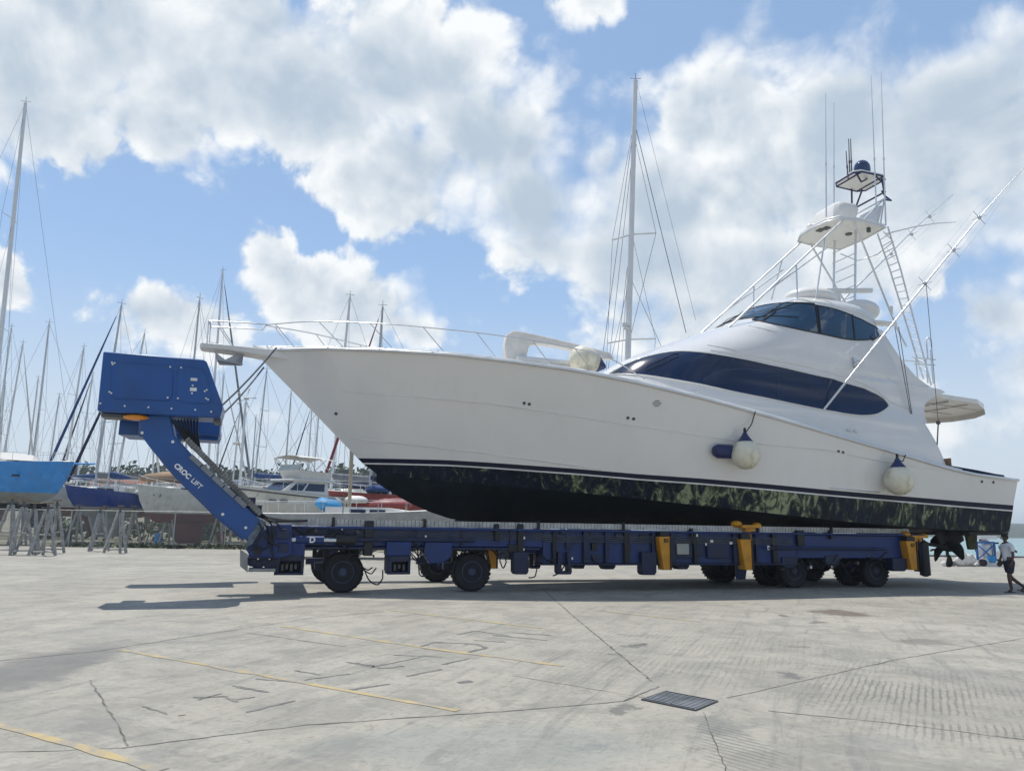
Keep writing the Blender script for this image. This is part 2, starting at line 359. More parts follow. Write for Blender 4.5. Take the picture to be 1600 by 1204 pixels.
    t.l.new(c, b.inputs['Base Color']); b.inputs['Roughness'].default_value = .85
    h = t.math('SUBTRACT', t.math('ADD', t.math('MULTIPLY', n3, .5), t.math('MULTIPLY', n2, .6)), t.math('MULTIPLY', G, .8))
    bp = t.add('ShaderNodeBump', ins={'Height': h, 'Strength': .45, 'Distance': .02}); t.l.new(bp.outputs[0], b.inputs['Normal'])
    return m
M_conc = concrete()
M_joint = mat('dark_joint', (.115, .11, .098), .9, var=.4, scale=8, dirt=(.25, .243, .215), dscale=2.4, damt=.9, dlo=.46)
M_scuff = mat('black_scuff', (.15, .148, .14), .9, var=.4, scale=10, dirt=(.25, .243, .215), dscale=3.2, damt=.85, dlo=.42)
M_line = mat('worn_yellow_paint', (.47, .365, .18), .85, var=.12, scale=4, dirt=(.29, .278, .24), dscale=2.6, damt=.95, dlo=.40)
M_dirt = mat('gravel_and_grass', (.20, .19, .13), .95, var=.3, scale=.3, dirt=(.09, .11, .05), dscale=.25, damt=.8)
M_hill = mat('scrubby_hill', (.05, .065, .035), .95, var=.4, scale=.1)
M_leaf = mat('tree_foliage', (.05, .075, .032), .8, var=.5, scale=.4)
M_trunk = mat('bark', (.09, .07, .05), .9)
g = MB(); QX, QY = 9.0, 56.5
g.add([(-220, -40, 0), (160, -40, 0), (160, QY, 0), (QX, QY, 0), (QX, 50, 0), (-220, 50, 0)], [(0, 1, 2, 3, 4, 5)])
struct(g.build('concrete_yard', M_conc, smooth=0))
g = MB(); g.prism([(QX, QY+.3, -2.5), (160, QY+.3, -2.5), (160, QY+.3, .12), (QX, QY+.3, .12)], (0, -.35, 0)); struct(g.build('quay_edge', mat('quay_concrete', (.27, .26, .23), .9, var=.2, scale=1, dirt=(.1, .1, .09)), smooth=0))
rows = []
for j in range(26):
    y = 50+ (j/25)**1.8*850; r = []
    for i in range(60):
        x = -900+i*(900+QX)/59; hh = max(0, min(1, (y-120)/200))
        z = -.004+hh*(6.5+11*hh+4.5*mnoise.noise((x*.012, y*.01, 3)))*max(0, min(1, (-x+40)/60)); r.append((x, y, z))
    rows.append(r)
g = MB(); g.grid(rows); struct(g.build('boatyard_ground', M_dirt))
ms = bpy.data.materials.new('sea_water'); ms.use_nodes = True; t = NT(ms.node_tree); b = t.n['Principled BSDF']
b.inputs['Base Color'].default_value = (.10, .26, .25, 1); b.inputs['Roughness'].default_value = .18
oc = t.add('ShaderNodeTexCoord').outputs['Object']; mp = t.add('ShaderNodeMapping', ins={0: oc, 3: (.5, 1.4, 1)}).outputs[0]
bp = t.add('ShaderNodeBump', ins={'Height': t.noise(mp, 1.1, 5, .6).outputs['Fac'], 'Strength': .5, 'Distance': .3}); t.l.new(bp.outputs[0], b.inputs['Normal'])
g = MB(); g.add([(-3000, 50.5, -1.4), (9000, 50.5, -1.4), (9000, 9000, -1.4), (-3000, 9000, -1.4)], [(0, 1, 2, 3)]); struct(g.build('sea', ms, smooth=0))
# far shore across the bay
rows = []
for j, (dy, hz) in enumerate([(0, -2), (10, 1.5), (60, 9), (140, 14), (260, 17), (500, 8)]):
    rows.append([(x, 700+dy+30*math.sin(x*.006), hz*(1+.35*mnoise.noise((x*.01, dy*.01, 1)))-.5) for x in range(150, 1400, 12)])
g = MB(); g.grid(rows); struct(g.build('far_shore_hill', M_hill))
def leaves(mb, c, rx, ry, rz, n, sz, rnd):
    for _ in range(n):
        d = V((rnd.gauss(0, 1), rnd.gauss(0, 1), rnd.gauss(0, 1))).normalized()*(rnd.random()**.4)
        k = 1+.35*mnoise.noise(V((d.x*2, d.y*2, d.z*2))+V(c)*.37); p = V(c)+V((d.x*rx*k, d.y*ry*k, d.z*rz*k))
        a = V((rnd.gauss(0, 1), rnd.gauss(0, 1), rnd.gauss(0, 1))).normalized(); e = a.orthogonal().normalized(); f = a.cross(e); q = sz*(.6+.8*rnd.random())
        mb.add([p+e*q, p+f*q*.7, p-e*q, p-f*q*.7], [(0, 1, 2, 3)])
rnd = random.Random(3); g = MB()
for x in range(560, 700, 5): leaves(g, (x+rnd.uniform(-3, 3), 715+rnd.uniform(0, 60), 8+rnd.uniform(0, 5)), 9, 9, 5.5, 70, 2.2, rnd)
struct(g.build('far_shore_trees', M_leaf, smooth=0), 'stuff')
g = MB()
for k in range(170):
    x = -215+k*1.3+rnd.uniform(-2, 2); y = 255+rnd.uniform(-12, 45)
    leaves(g, (x, y, 15.5+rnd.uniform(-1.5, 2.0)*1.2), 5, 5, 3.6, 70, .95, rnd)
struct(g.build('distant_wood', M_leaf, smooth=0), 'stuff')
M_roof = mat('red_tile_roof', (.24, .09, .05), .85, var=.25, scale=.8)
M_hwall = mat('pale_render_wall', (.50, .45, .38), .9, var=.1, scale=.3)
for k, (u, v, wd, lab) in enumerate([(215, 752, 12, 'long low house with red tiled roof left of the blue lift head arm, far hill'), (262, 750, 9, 'wide red roofed house on the far hill seen beside the lift arm'),
        (300, 756, 8, 'small red roofed house on the far hill beyond the brown boat canopy'), (165, 755, 8, 'small red roofed house on the far hill behind the navy sailboat')]):
    p = at(u, v, 236); h = thing('hillside_house', (p.x, p.y, p.z-6), lab, 'house', 'red roofed houses on the far hill', rz=.2*k)
    L = WM[h.name]; q = MB(); q.box(L @ V((0, 0, 2.6)), wd, 7, 5.2); q.build('wall', M_hwall, h, 0)
    q = MB(); q.prism([L @ V((-wd/2-.6, -4.2, 5.1)), L @ V((-wd/2-.6, 4.2, 5.1)), L @ V((-wd/2-.6, 0, 7.3))], (L.to_3x3() @ V((wd+1.2, 0, 0)))); q.build('roof', M_roof, h, 0)
    for i in range(-1, 2):
        q = MB(); q.box(L @ V((i*wd*.28, -3.53, 2.9)), 1.2, .1, 1.5); q.build('window', M_glass, h, 0)
# painted lines, slab joints, skid marks
def strip(mb, pl, wd, z=.004, jag=0.0, step=.25, seed=1):
    r = random.Random(seed); pts = [gp(*p) for p in pl]; P2 = [pts[0]]
    for a, c in zip(pts, pts[1:]):
        n = max(1, int((c-a).length/step)); P2 += [a.lerp(c, k/n) for k in range(1, n+1)]
    L, Rr = [], []
    for i, p in enumerate(P2):
        d = (P2[min(i+1, len(P2)-1)]-P2[max(i-1, 0)]).normalized(); nn = V((-d.y, d.x, 0)); o = nn*r.uniform(-jag, jag); k = wd/2*(1+r.uniform(-.5, .6) if jag else 1)
        L.append(p+nn*k+o+ZZ*z); Rr.append(p-nn*k+o+ZZ*z)
    mb.grid([L, Rr])
g = MB()
for k, (pl, wd) in enumerate([([(-60, 1118), (120, 1165), (250, 1204)], .085), ([(190, 1015), (715, 1110)], .085), ([(440, 978), (660, 1011), (880, 1040)], .085), ([(610, 953), (855, 982)], .085), ([(930, 953), (1095, 971)], .085)]):
    strip(g, pl, wd, .004, .006, .3, k)
struct(g.build('painted_bay_lines', M_line, smooth=0))
g = MB()
for k, (pl, wd) in enumerate([([(-40, 1036), (150, 1017), (480, 966), (600, 955)], .022), ([(190, 1168), (480, 1132), (800, 1110), (975, 1095), (1030, 1072)], .025), ([(850, 922), (905, 970), (1020, 1065)], .03),
        ([(1137, 1090), (1260, 1062), (1400, 1030), (1640, 990)], .022), ([(1200, 1110), (1400, 1130), (1640, 1160)], .014), ([(800, 1055), (1010, 1090)], .012), ([(385, 988), (540, 1010)], .02),
        ([(140, 1062), (185, 1135), (200, 1165)], .02), ([(1100, 1112), (1118, 1160), (1135, 1204)], .012), ([(-20, 1175), (100, 1172), (190, 1168)], .012), ([(0, 921), (130, 910), (300, 905)], .02), ([(1290, 950), (1600, 985)], .01)]):
    strip(g, pl, wd*.8, .0025, .010, .10, k+20)
struct(g.build('slab_joints', M_joint, smooth=0))
g = MB()
for k, (pl, wd) in enumerate([([(302, 1089), (352, 1088), (372, 1096)], .035), ([(310, 1093), (345, 1083)], .03), ([(362, 1071), (420, 1081)], .045), ([(368, 1093), (398, 1088)], .03), ([(385, 1112), (460, 1094)], .035), ([(222, 1103), (262, 1115)], .03), ([(278, 1117), (290, 1116)], .03),
        ([(475, 1062), (545, 1052)], .04), ([(460, 1047), (500, 1054)], .03), ([(535, 1079), (608, 1068)], .04), ([(540, 1034), (600, 1044), (630, 1040)], .05), ([(545, 1034), (590, 1040)], .03), ([(580, 1042), (640, 1030), (665, 1024)], .035), ([(615, 1023), (690, 1026)], .03), ([(636, 1056), (690, 1045)], .045), ([(690, 1038), (735, 1028)], .035),
        ([(655, 1010), (680, 1003), (745, 1006), (760, 1012)], .055), ([(660, 1012), (725, 1020), (760, 1012)], .05), ([(715, 991), (742, 985), (800, 994)], .045), ([(742, 1000), (790, 1003)], .04), ([(770, 992), (855, 1000)], .04), ([(800, 988), (860, 992)], .045), ([(715, 1066), (738, 1064)], .07), ([(400, 1060), (470, 1066)], .025), ([(985, 1008), (1010, 1005)], .07), ([(950, 1021), (966, 1022)], .05), ([(1230, 1010), (1265, 1010)], .03)]):
    strip(g, pl, wd, .0035, .012, .06, k+60)
struct(g.build('tyre_scuff_marks', M_scuff, smooth=0))
# drain grate
c0 = [gp(*p) for p in [(1003, 1094), (1040, 1080), (1122, 1096), (1085, 1110)]]; cc = sum(c0, V())/4; ex = (c0[2]-c0[1]+c0[3]-c0[0]); ey = (c0[1]-c0[0]+c0[2]-c0[3]); lx, ly = ex.length/2, ey.length/2; ex.normalize(); ey.normalize()
dg = thing('drain_grate', cc, 'steel slotted drain grate set in the concrete in front of the yacht', 'drain grate')
q = MB(); q.box(cc+ZZ*.003, lx, ly, .004, ex, ey); q.build('slot_shade_plate', mat('painted_slot_shade', (.02, .02, .022), .9), dg, 0)  # near-black plate on the ground, painted shade for slots with no pit below
q = MB()
for sx in (-1, 1): q.box(cc+ex*sx*lx*.49+ZZ*.008, .025, ly, .012, ex, ey); q.box(cc+ey*sx*ly*.48+ZZ*.008, lx*.96, .02, .012, ex, ey)
q.box(cc+ZZ*.0095, .03, ly*.92, .013, ex, ey); q.build('frame', M_dgrey, dg, 0)
q = MB(); nb = 9
for i in range(1, nb): q.box(cc+ey*ly*(i/nb-.5)*.96+ZZ*.009, lx*.96, ly/nb*.42, .010, ex, ey)
q.build('bars', mat('grate_steel', (.24, .25, .26), .6, .1, var=.3), dg, 0)
# ================================================================== YACHT
Y = thing('sport_fishing_yacht', B(9, 0, 1.55), 'large white sport fishing yacht with navy windows carried on the blue boat lift', 'yacht')
P_sheer = [(395, 549), (435, 545), (500, 543), (600, 546), (700, 552), (790, 562), (900, 577), (1000, 597), (1100, 621), (1200, 648), (1300, 677), (1400, 706), (1470, 727), (1520, 739), (1587, 748)]
P_wl = [(555, 715.5), (620, 716.5), (700, 718.5), (760, 722), (900, 732), (1000, 740.5), (1100, 747.5), (1200, 756), (1300, 765.5), (1400, 774), (1500, 782.5), (1583, 789)]
P_b2 = [(x, y+7+.6*(x-560)/1000) for x, y in P_wl]; P_b3 = [(x, y+2.2) for x, y in P_b2]
P_ch = [(600, 741), (680, 751), (760, 757), (900, 769), (1000, 779), (1100, 790), (1200, 801), (1300, 812), (1400, 821), (1500, 828), (1583, 831)]
def hb(x, bm, xm, p, end): return bm*(1-(1-min(max(x, 0)/xm, 1))**p)-max(0, (x-.6)/.4)**2*(bm-end)
LN = [(-2.6, 21.1, 3.15, .52, 2.2, 2.95, P_sheer, 6.2), (.40, 20.95, 2.86, .62, 1.75, 2.82, P_wl, 3.4), (.53, 20.93, 2.84, .62, 1.75, 2.80, P_b2, 3.2), (.57, 20.925, 2.835, .62, 1.75, 2.795, P_b3, 3.15), (.95, 20.85, 2.68, .66, 1.65, 2.66, P_ch, 2.8)]
NU = 64
def uu(k): return (k/NU)**1.6
def hline(L):
    s0, s1, bm, xm, p, end, pl, z = L; out = []
    stz = {0: 6.28}
    for k in range(NU+1):
        x = uu(k); s = s0+(s1-s0)*x; t_ = -hb(x, bm, xm, p, end); z = fitz(s, t_, pl, z); out.append(V((s, t_, z)))
    return out
HL = [hline(L) for L in LN]
HL[0][0].z = HL[0][1].z+.06
def bsheer(s): return hb((s+2.6)/23.7, 3.15, .52, 2.2, 2.95)
def zsheer(s):
    for a, b_ in zip(HL[0], HL[0][1:]):
        if a.x <= s <= b_.x: return a.z+(b_.z-a.z)*(s-a.x)/(b_.x-a.x)
    return HL[0][0].z if s < 0 else HL[0][-1].z
keel = []
KP = [(.95, 2.84), (1.3, 2.62), (1.9, 2.3), (2.5, 2.05), (3.1, 1.87), (4, 1.77), (6, 1.71), (10, 1.68), (21, 1.66)]
for k in range(NU+1):
    x = uu(k); s = .95+(20.85-.95)*x; keel.append(V((s, 0, lin(KP, s))))
top = []
for q in range(9):
    f = q/8; row = []
    for k in range(NU+1):
        a, c = HL[0][k], HL[1][k]; x = k/NU; e = 1+.55*(1-x)**1.5
        r = a.lerp(c, f); r.y = c.y+(a.y-c.y)*(1-f)**e; row.append(r)
    top.append(row)
def hull_part(name, rows, m, side_only=False, sm=50):
    mb = MB()
    for sg in (1, -1): mb.grid([[B(q.x, q.y*sg, q.z) for q in r] for r in rows])
    return mb, mb.build(name, m, Y, sm)
hb_mb, hull_o = hull_part('hull_topsides', top, M_gel)
hull_bvh = hb_mb.bvh()
hull_part('boot_stripe', [HL[1], HL[2]], M_navy); hull_part('pin_stripe', [HL[2], HL[3]], M_pin)
ff = []
for q in range(5):
    ff.append([a.lerp(c, q/4) for a, c in zip(HL[3], HL[4])])
fo_mb, fo = hull_part('antifouling_side', ff, M_foul)
bt_rows = []
for q in range(6):
    f = q/5; bt_rows.append([V((a.x+(c.x-a.x)*f, a.y*(1-f), a.z+(c.z-a.z)*(f**.85))) for a, c in zip(HL[4], keel)])
hull_part('bottom', bt_rows, M_bot)
# transom
tr = [r[-1] for r in top]+[HL[2][-1], HL[3][-1], HL[4][-1]]
mb = MB(); mb.add([B(q.x, q.y, q.z) for q in tr]+[B(q.x, -q.y, q.z) for q in tr]+[B(20.85, 0, 1.66)], [(i, i+1, len(tr)+i+1, len(tr)+i) for i in range(len(tr)-1)]+[(len(tr)-1, 2*len(tr), 2*len(tr)-1)])
mb.build('transom', M_gel, Y, 0)
# deck and cockpit
rows = []
for k in range(NU+1):
    q = HL[0][k]
    if q.x > 18.7: break
    b_ = -q.y; rows.append([B(q.x, -b_*f, q.z-.02+(.16+.10*max(0, 1-abs(q.x-2)/6))*(1-f*f)) for f in (1, .9, .75, .5, .25, 0, -.25, -.5, -.75, -.9, -1)])
mb = MB(); mb.grid(rows); mb.build('deck', mat('deck_nonskid', (.72, .71, .68), .6, var=.04), Y, 50)
mb = MB(); mb.add([B(18.6, -2.8, 2.75), B(21, -2.8, 2.6), B(21, 2.8, 2.6), B(18.6, 2.8, 2.75)], [(0, 1, 2, 3)]); mb.add([B(18.6, -2.8, 2.75), B(18.6, 2.8, 2.75), B(18.6, 2.8, 4.0), B(18.6, -2.8, 4.0)], [(0, 1, 2, 3)])
mb.build('cockpit_sole', mat('teak', (.30, .19, .10), .7), Y, 0)
for sg in (-1, 1):
    mb = MB(); cs = [k for k in HL[0] if k.x > 18.3]
    mb.grid([[B(q.x, sg*(-q.y-.02), q.z) for q in cs], [B(q.x, sg*(-q.y-.38), q.z+.03) for q in cs], [B(q.x, sg*(-q.y-.38), q.z-.9) for q in cs]]); mb.build('coaming', M_gel2, Y, 40)
# rub rail
for sg in (-1, 1):
    mb = MB(); mb.tube([B(q.x, sg*(-q.y+.015), q.z-.03) for q in HL[0]], .045, 8); mb.build('rub_rail', M_alu, Y, 60)
    mb = MB(); mb.tube([B(q.x, sg*(-q.y-.06), q.z+.03) for q in HL[0] if q.x < 19], .035, 6); mb.build('toe_rail', M_gel2, Y, 60)
def hit(bv, u, v, t_fb=-2.2, off=.012):
    d = ray(u, v).normalized(); r = bv.ray_cast(EYE, d)
    if r[0] is None:
        p = bt(u, v, t_fb); r = bv.find_nearest(p)
    n = r[1] if r[1].dot(d) < 0 else -r[1]
    return r[0]+n*off, n
def mirror(p): s, t_, z = inv(p); return B(s, -t_, z)
def seam(name, pl, r, m, bv=hull_bvh, parent=None, both=False, off=.004, step=14):
    pts = [hit(bv, *q, off=off)[0] for q in dens_pl(pl, step)]
    mb = MB(); mb.tube(pts, r, 6)
    if both: mb.tube([mirror(p) for p in pts], r, 6)
    return mb.build(name, m, parent or Y, 60)
seam('spray_knuckle', [(548, 684), (600, 690), (700, 701), (760, 708), (860, 722), (940, 733)], .018, M_gel)
seam('hull_knuckle', [(537, 611), (640, 619), (700, 625), (760, 630), (860, 644), (985, 664), (1135, 686), (1171, 692), (1292, 703), (1376, 720), (1485, 736), (1570, 752)], .014, M_gel)
seam('rubbing_strake', [(1297, 761.5), (1375, 769)], .02, M_alu)
def dots(pts, r, name):
    for (u, v) in pts:
        p, n = hit(hull_bvh, u, v, off=.0); mb = MB(); mb.lathe([(0, .0), (r, .0), (r, .012), (r*.6, .02), (r*.55, .005), (0, .005)], p, n, 14); mb.build(name, M_dgrey, Y, 30)
dots([(819, 629.5), (827, 631), (981, 652.5), (990, 654), (1310, 705), (1317, 706.5), (525, 646), (1534, 752), (1552, 753)], .045, 'hull_fitting')
# diamond emblem made of slanted bars
p, n = hit(hull_bvh, 1026, 630, off=.003); ux = (BD-n*BD.dot(n)).normalized(); uz = n.cross(ux); uz = uz if uz.z > 0 else -uz
mb = MB()
for j, (wd, yy) in enumerate([(.10, .075), (.19, .025), (.19, -.025), (.10, -.075)]): 
    mb.prism([p+ux*(-wd-.03)*.5*1.2+uz*(yy-.014), p+ux*(wd*.6)+uz*(yy-.006), p+ux*(wd*.6+.03)+uz*(yy+.016), p-ux*wd*.55+uz*(yy+.008)], n*.004)
mb.build('emblem', M_dgrey, Y, 0)
# ------------------------------------------------------------------ house
HT = [(4.4, 7.2, 18.75, 2.80, 3.4), (5.2, 7.2, 18.45, 2.74, 3.4), (5.8, 7.3, 18.2, 2.62, 3.3), (6.2, 7.45, 18.05, 2.45, 3.2), (6.64, 7.75, 17.98, 2.32, 3.1), (7.14, 8.3, 17.95, 2.24, 3.1), (7.45, 8.9, 17.92, 2.24, 3.2), (7.8, 9.6, 17.9, 2.18, 3.2), (8.2, 10.5, 17.8, 2.08, 3.0),
      (8.55, 11.3, 17.65, 1.99, 2.6), (8.8, 11.95, 17.5, 1.92, 2.4), (9.1, 12.45, 17.4, 1.84, 2.3), (9.45, 13.0, 17.35, 1.74, 2.2), (9.72, 13.4, 17.4, 1.66, 2.1), (9.9, 13.7, 17.45, 1.5, 2.0), (10.05, 14.0, 17.3, 1.2, 1.8), (10.16, 14.6, 16.9, .7, 1.3)]
def hring(h):
    sf, sr, wd, lf = cr(HT, h); pts = []
    for k in range(25):
        a = PI/2*k/24; t_ = wd*math.sin(a)**.92; s = sf+lf*(1-max(0, math.cos(a))**.85); pts.append((s, -t_))
    s0 = sf+lf; r = .3
    for k in range(1, 17): pts.append((s0+(sr-r-s0)*k/16, -wd+.10*wd*(k/16)**2*(1 if h > 7.2 else .3)))
    wr = -pts[-1][1]
    for k in range(1, 7): a = PI/2*k/6; pts.append((sr-r+r*math.sin(a), -(wr-r+r*math.cos(a))))
    pts.append((sr, 0)); return pts
rows = []; NH = 60
for j in range(NH+1):
    h = 4.4+(10.16-4.4)*j/NH; rp = hring(h); rows.append([Bh(s, t_, h) for s, t_ in rp]+[Bh(s, -t_, h) for s, t_ in rp[-2::-1]])
mb = MB(); mb.grid(rows); mb.add([q for q in rows[-1]], [tuple(range(len(rows[-1])))])
house = mb.build('deckhouse', M_gel, Y, 45); hbv = mb.bvh()
def glaze(name, topl, botl, m, nx=70, ny=10, off=.014, parent=None, rim=True, rimr=.022, rimm=None):
    u0, u1 = topl[0][0], topl[-1][0]; g1 = []
    for j in range(ny+1):
        r = []
        for i in range(nx+1):
            f = .5-.5*math.cos(PI*i/nx); u = u0+(u1-u0)*f; a, c = lin(topl, u), lin(botl, u); r.append(hit(hbv, u, a+(c-a)*j/ny, off=off)[0])
        g1.append(r)
    o = None
    for mir in (0, 1):
        gg = [[mirror(p) if mir else p for p in r] for r in g1]; q = MB(); q.grid(gg); o = q.build(name, m, parent or Y, 60)
        if rim:
            loop = gg[0]+[r[-1] for r in gg[1:-1]]+gg[-1][::-1]+[r[0] for r in gg[-2:0:-1]]; loop = [p for i, p in enumerate(loop) if i == 0 or (p-loop[i-1]).length > .01]
            q = MB(); q.tube(loop+[loop[0]], rimr, 6, False); q.build('window_frame', rimm or M_gel2, o, 60)
    return o
def spl(pl, n=6):   # smooth a px polyline
    out = []
    for i in range(len(pl)-1):
        p0, p1, p2, p3 = pl[max(i-1, 0)], pl[i], pl[i+1], pl[min(i+2, len(pl)-1)]
        for k in range(n):
            f = k/n; out.append((p1[0]+(p2[0]-p1[0])*f, .5*((2*p1[1])+(-p0[1]+p2[1])*f+(2*p0[1]-5*p1[1]+4*p2[1]-p3[1])*f*f+(-p0[1]+3*p1[1]-3*p2[1]+p3[1])*f**3)))
    return out+[pl[-1]]
LT = spl([(953, 583.5), (975, 571), (1000, 560.5), (1035, 552), (1070, 549), (1130, 555), (1200, 569), (1300, 591), (1350, 606), (1370, 615.5), (1380, 622), (1386, 628.5), (1388.5, 633)])
LB = spl([(953, 584.5), (1000, 586), (1050, 593), (1100, 602), (1150, 613), (1200, 623), (1250, 633.5), (1300, 643), (1340, 649), (1360, 649), (1372, 646.5), (1381, 641.5), (1386.5, 637), (1388.5, 634)])
glaze('saloon_window', LT, LB, M_glass, 90, 12)
UT = spl([(1176, 499), (1205, 488), (1245, 474.5), (1280, 478), (1310, 485), (1345, 499), (1368, 511), (1379, 521)])
UB = spl([(1176, 500), (1215, 507.5), (1250, 515), (1290, 523), (1325, 530), (1352, 531), (1370, 528), (1379, 522)])
up = glaze('bridge_window', UT, UB, M_glass2, 60, 10, rimm=M_gasket)
for pl in ([(1274, 477.5), (1279, 521)], [(1277, 477.5), (1282, 521.5)], [(1331, 492), (1335, 531)], [(1212, 488), (1190, 502)]):
    seam('mullion', pl, .028, M_gasket, hbv, up, True, off=.018)
# bridge windscreen wraps round the front
gl = []
for j in range(7):
    h = 9.02+.62*j/6; rp = [q for q in hring(h)][:21]; row = []
    full = [(s, -t_) for s, t_ in rp[:0:-1]]+rp
    for s, t_ in full:
        p = Bh(s, t_, h); r = hbv.find_nearest(p); n = r[1]; c_ = Bh(15, 0, h); n = n if n.dot(p-c_) > 0 else -n; row.append(p+n*.014)
    gl.append(row)
q = MB(); q.grid(gl); ws = q.build('bridge_windscreen', M_glass2, Y, 60)
for row in (gl[0], gl[-1]): q = MB(); q.tube(row, .02, 6); q.build('windscreen_frame', M_gasket, ws, 60)
for i in (8, 20, 32): q = MB(); q.tube([r[i] for r in gl], .025, 6); q.build('windscreen_frame', M_gasket, ws, 60)
for i, j in ((12, 26), (24, 36)): q = MB(); q.tube([gl[0][i]+ZZ*.03, gl[2][(i+j)//2]+ZZ*.05-BD*.04, gl[4][j]+ZZ*.04-BD*.03], .012, 5); q.build('wiper', M_gasket, ws, 60)
seam('window_vent_frame', [(1008, 578), (1012, 572), (1052, 554), (1060, 553.5), (1058, 558), (1020, 576), (1010, 579.5)], .012, M_gasket, hbv, None, True, off=.022)
seam('painted_reflection_line', [(1098, 594), (1112, 585), (1130, 578), (1160, 576), (1214, 581), (1217, 627)], .006, mat('painted_reflection', (.06, .13, .24), .4), hbv, None, True, off=.018)  # window reflection put in as a thin blue line on the glass
seam('house_crease', [(1110, 547), (1180, 557), (1260, 573), (1330, 592), (1370, 610), (1392, 628), (1420, 640)], .014, M_gel2, hbv, None, True)
seam('house_crease', [(1105, 539), (1150, 546)], .012, M_gel2, hbv, None, True)
seam('house_crease', [(1170, 509), (1213, 518)], .012, M_gel2, hbv, None, True)
seam('roof_gutter', [(1180, 486), (1215, 475), (1246, 468), (1290, 474), (1330, 484), (1365, 500), (1386, 517)], .016, M_gel2, hbv, None, True)
# roof: eyebrow, pods and radar
q = MB()
q.ball(bt(1266, 467, -.35), .95, .75, .36, 26, 14, BD, BN)
q.build('roof_pod', M_gel2, Y, 60)
q = MB(); q.ball(bt(1338, 489, -.7), .70, .8, .44, 26, 14, BD, BN); q.build('roof_pod', M_gel2, Y, 60)
pr = [bt(1243, 455, -.1), bt(1362, 454, -.1)]; c_ = (pr[0]+pr[1])/2; dx = (pr[1]-pr[0]); ln = dx.length
q = MB(); q.box(c_, ln, .16, .17, dx.normalized(), BN); q.build('radar_scanner', M_gel2, Y, 40, .03)
q = MB(); q.lathe([(.2, -.42), (.2, -.2), (.14, -.05), (.05, -.03)], c_, ZZ, 16); q.build('radar_pedestal', M_gel2, Y, 50)
# aft bridge overhang (wing tip) on both sides and the mezzanine canopy
for sg in (-1, 1):
    TE = [(5.9, 18.08), (6.2, 18.1), (6.6, 18.3), (6.95, 18.85), (7.1, 19.28), (7.2, 19.05), (7.32, 18.7), (7.55, 18.28), (8.0, 17.9), (8.6, 17.6), (9.1, 17.38)]
    hs = [5.9+3.2*k/40 for k in range(41)]+[7.1]; hs.sort(); wo, wi = [], []
    for h in hs:
        wr = -hring(h)[40][1]+.006; se = lin(TE, h); ss_ = [16.6+(se-16.6)*k/8 for k in range(9)]
        wo.append([Bh(s, sg*(wr-.012*(s < 16.7)*3), h) for s in ss_]); wi.append([Bh(s, sg*(wr-.14), h) for s in ss_])
    q = MB(); q.grid(wo); q.grid(wi); q.grid([[r[-1] for r in wo], [r[-1] for r in wi]]); q.grid([wo[0], wi[0]]); q.grid([wo[-1], wi[-1]]); q.build('wing_panel', M_gel, Y, 40)
cp = [(17.9, 2.15), (20.9, 1.95), (21.9, 1.3), (22.3, .5)]
poly = [(s, -t_) for s, t_ in cp]+[(s, t_) for s, t_ in cp[::-1]]
q = MB(); q.add([Bh(s, t_, 7.05+.10*(1-(t_/2.2)**2)) for s, t_ in poly], [tuple(range(8))]); q.add([Bh(s, t_, 6.92) for s, t_ in poly], [tuple(range(8))])
for i in range(7): a, c_ = poly[i], poly[i+1]; q.add([Bh(*a, 6.92), Bh(*c_, 6.92), Bh(*c_, 7.05+.1*(1-(c_[1]/2.2)**2)), Bh(*a, 7.05+.1*(1-(a[1]/2.2)**2))], [(0, 1, 2, 3)])
q.build('aft_canopy', M_gel2, Y, 30)
q = MB()
for f in (.25, .5, .75): q.tube([Bh(18.0+3.6*f, -1.95+.3*f, 6.9), Bh(18.0+3.6*f, 1.95-.3*f, 6.9)], .03, 6)
for tt in (-1.2, 0, 1.2): q.tube([Bh(18.0, tt, 6.89), Bh(21.8, tt*.9, 6.89)], .025, 6)
q.build('canopy_frame', M_alu, Y, 60)
q = MB()
for i in range(7):
    a, c_ = poly[i], poly[i+1]
    if i in (2, 3, 4): q.add([Bh(*a, 6.93), Bh(*c_, 6.93), Bh(c_[0]+.03, c_[1], 6.75), Bh(a[0]+.03, a[1], 6.75)], [(0, 1, 2, 3)])
q.build('canopy_valance', M_canvas, Y, 0)
q = MB(); q.box(Bh(18.1, 0, 5.6), .12, 3.9, 2.4, BD, BN); q.build('aft_bulkhead', M_gel2, Y, 0)
# ------------------------------------------------------------------ foredeck
q = MB()   # pulpit plank with flared root
pa = [(-3.95, .20), (-3.9, .30), (-3.3, .34), (-2.7, .36), (-2.1, .38), (-1.3, .40)]
def zp(s): return 6.40-.03*(s+3.9)-.06*max(0, s+2.2)
tp = [B(s, -t_, zp(s)) for s, t_ in pa]+[B(s, t_, zp(s)) for s, t_ in pa[::-1]]
bo = [B(s, -t_*.9, zp(s)-.13-.05*max(0, s+3.3)) for s, t_ in pa]+[B(s, t_*.9, zp(s)-.13-.05*max(0, s+3.3)) for s, t_ in pa[::-1]]
n_ = len(tp); q.add(tp+bo, [tuple(range(n_)), tuple(range(n_, 2*n_))[::-1]]+[(i, (i+1) % n_, n_+(i+1) % n_, n_+i) for i in range(n_)]); q.build('bow_pulpit', M_gel2, Y, 40, .02)
ac = [bt(*p_, 0) for p_ in [(336, 549), (340, 553), (352, 562), (372, 552), (395, 551), (380, 556), (356, 566), (345, 564), (378, 568), (378, 571), (343, 570), (337, 560)]]
q = MB(); q.prism([p_-BN*.03 for p_ in ac], BN*.06); 
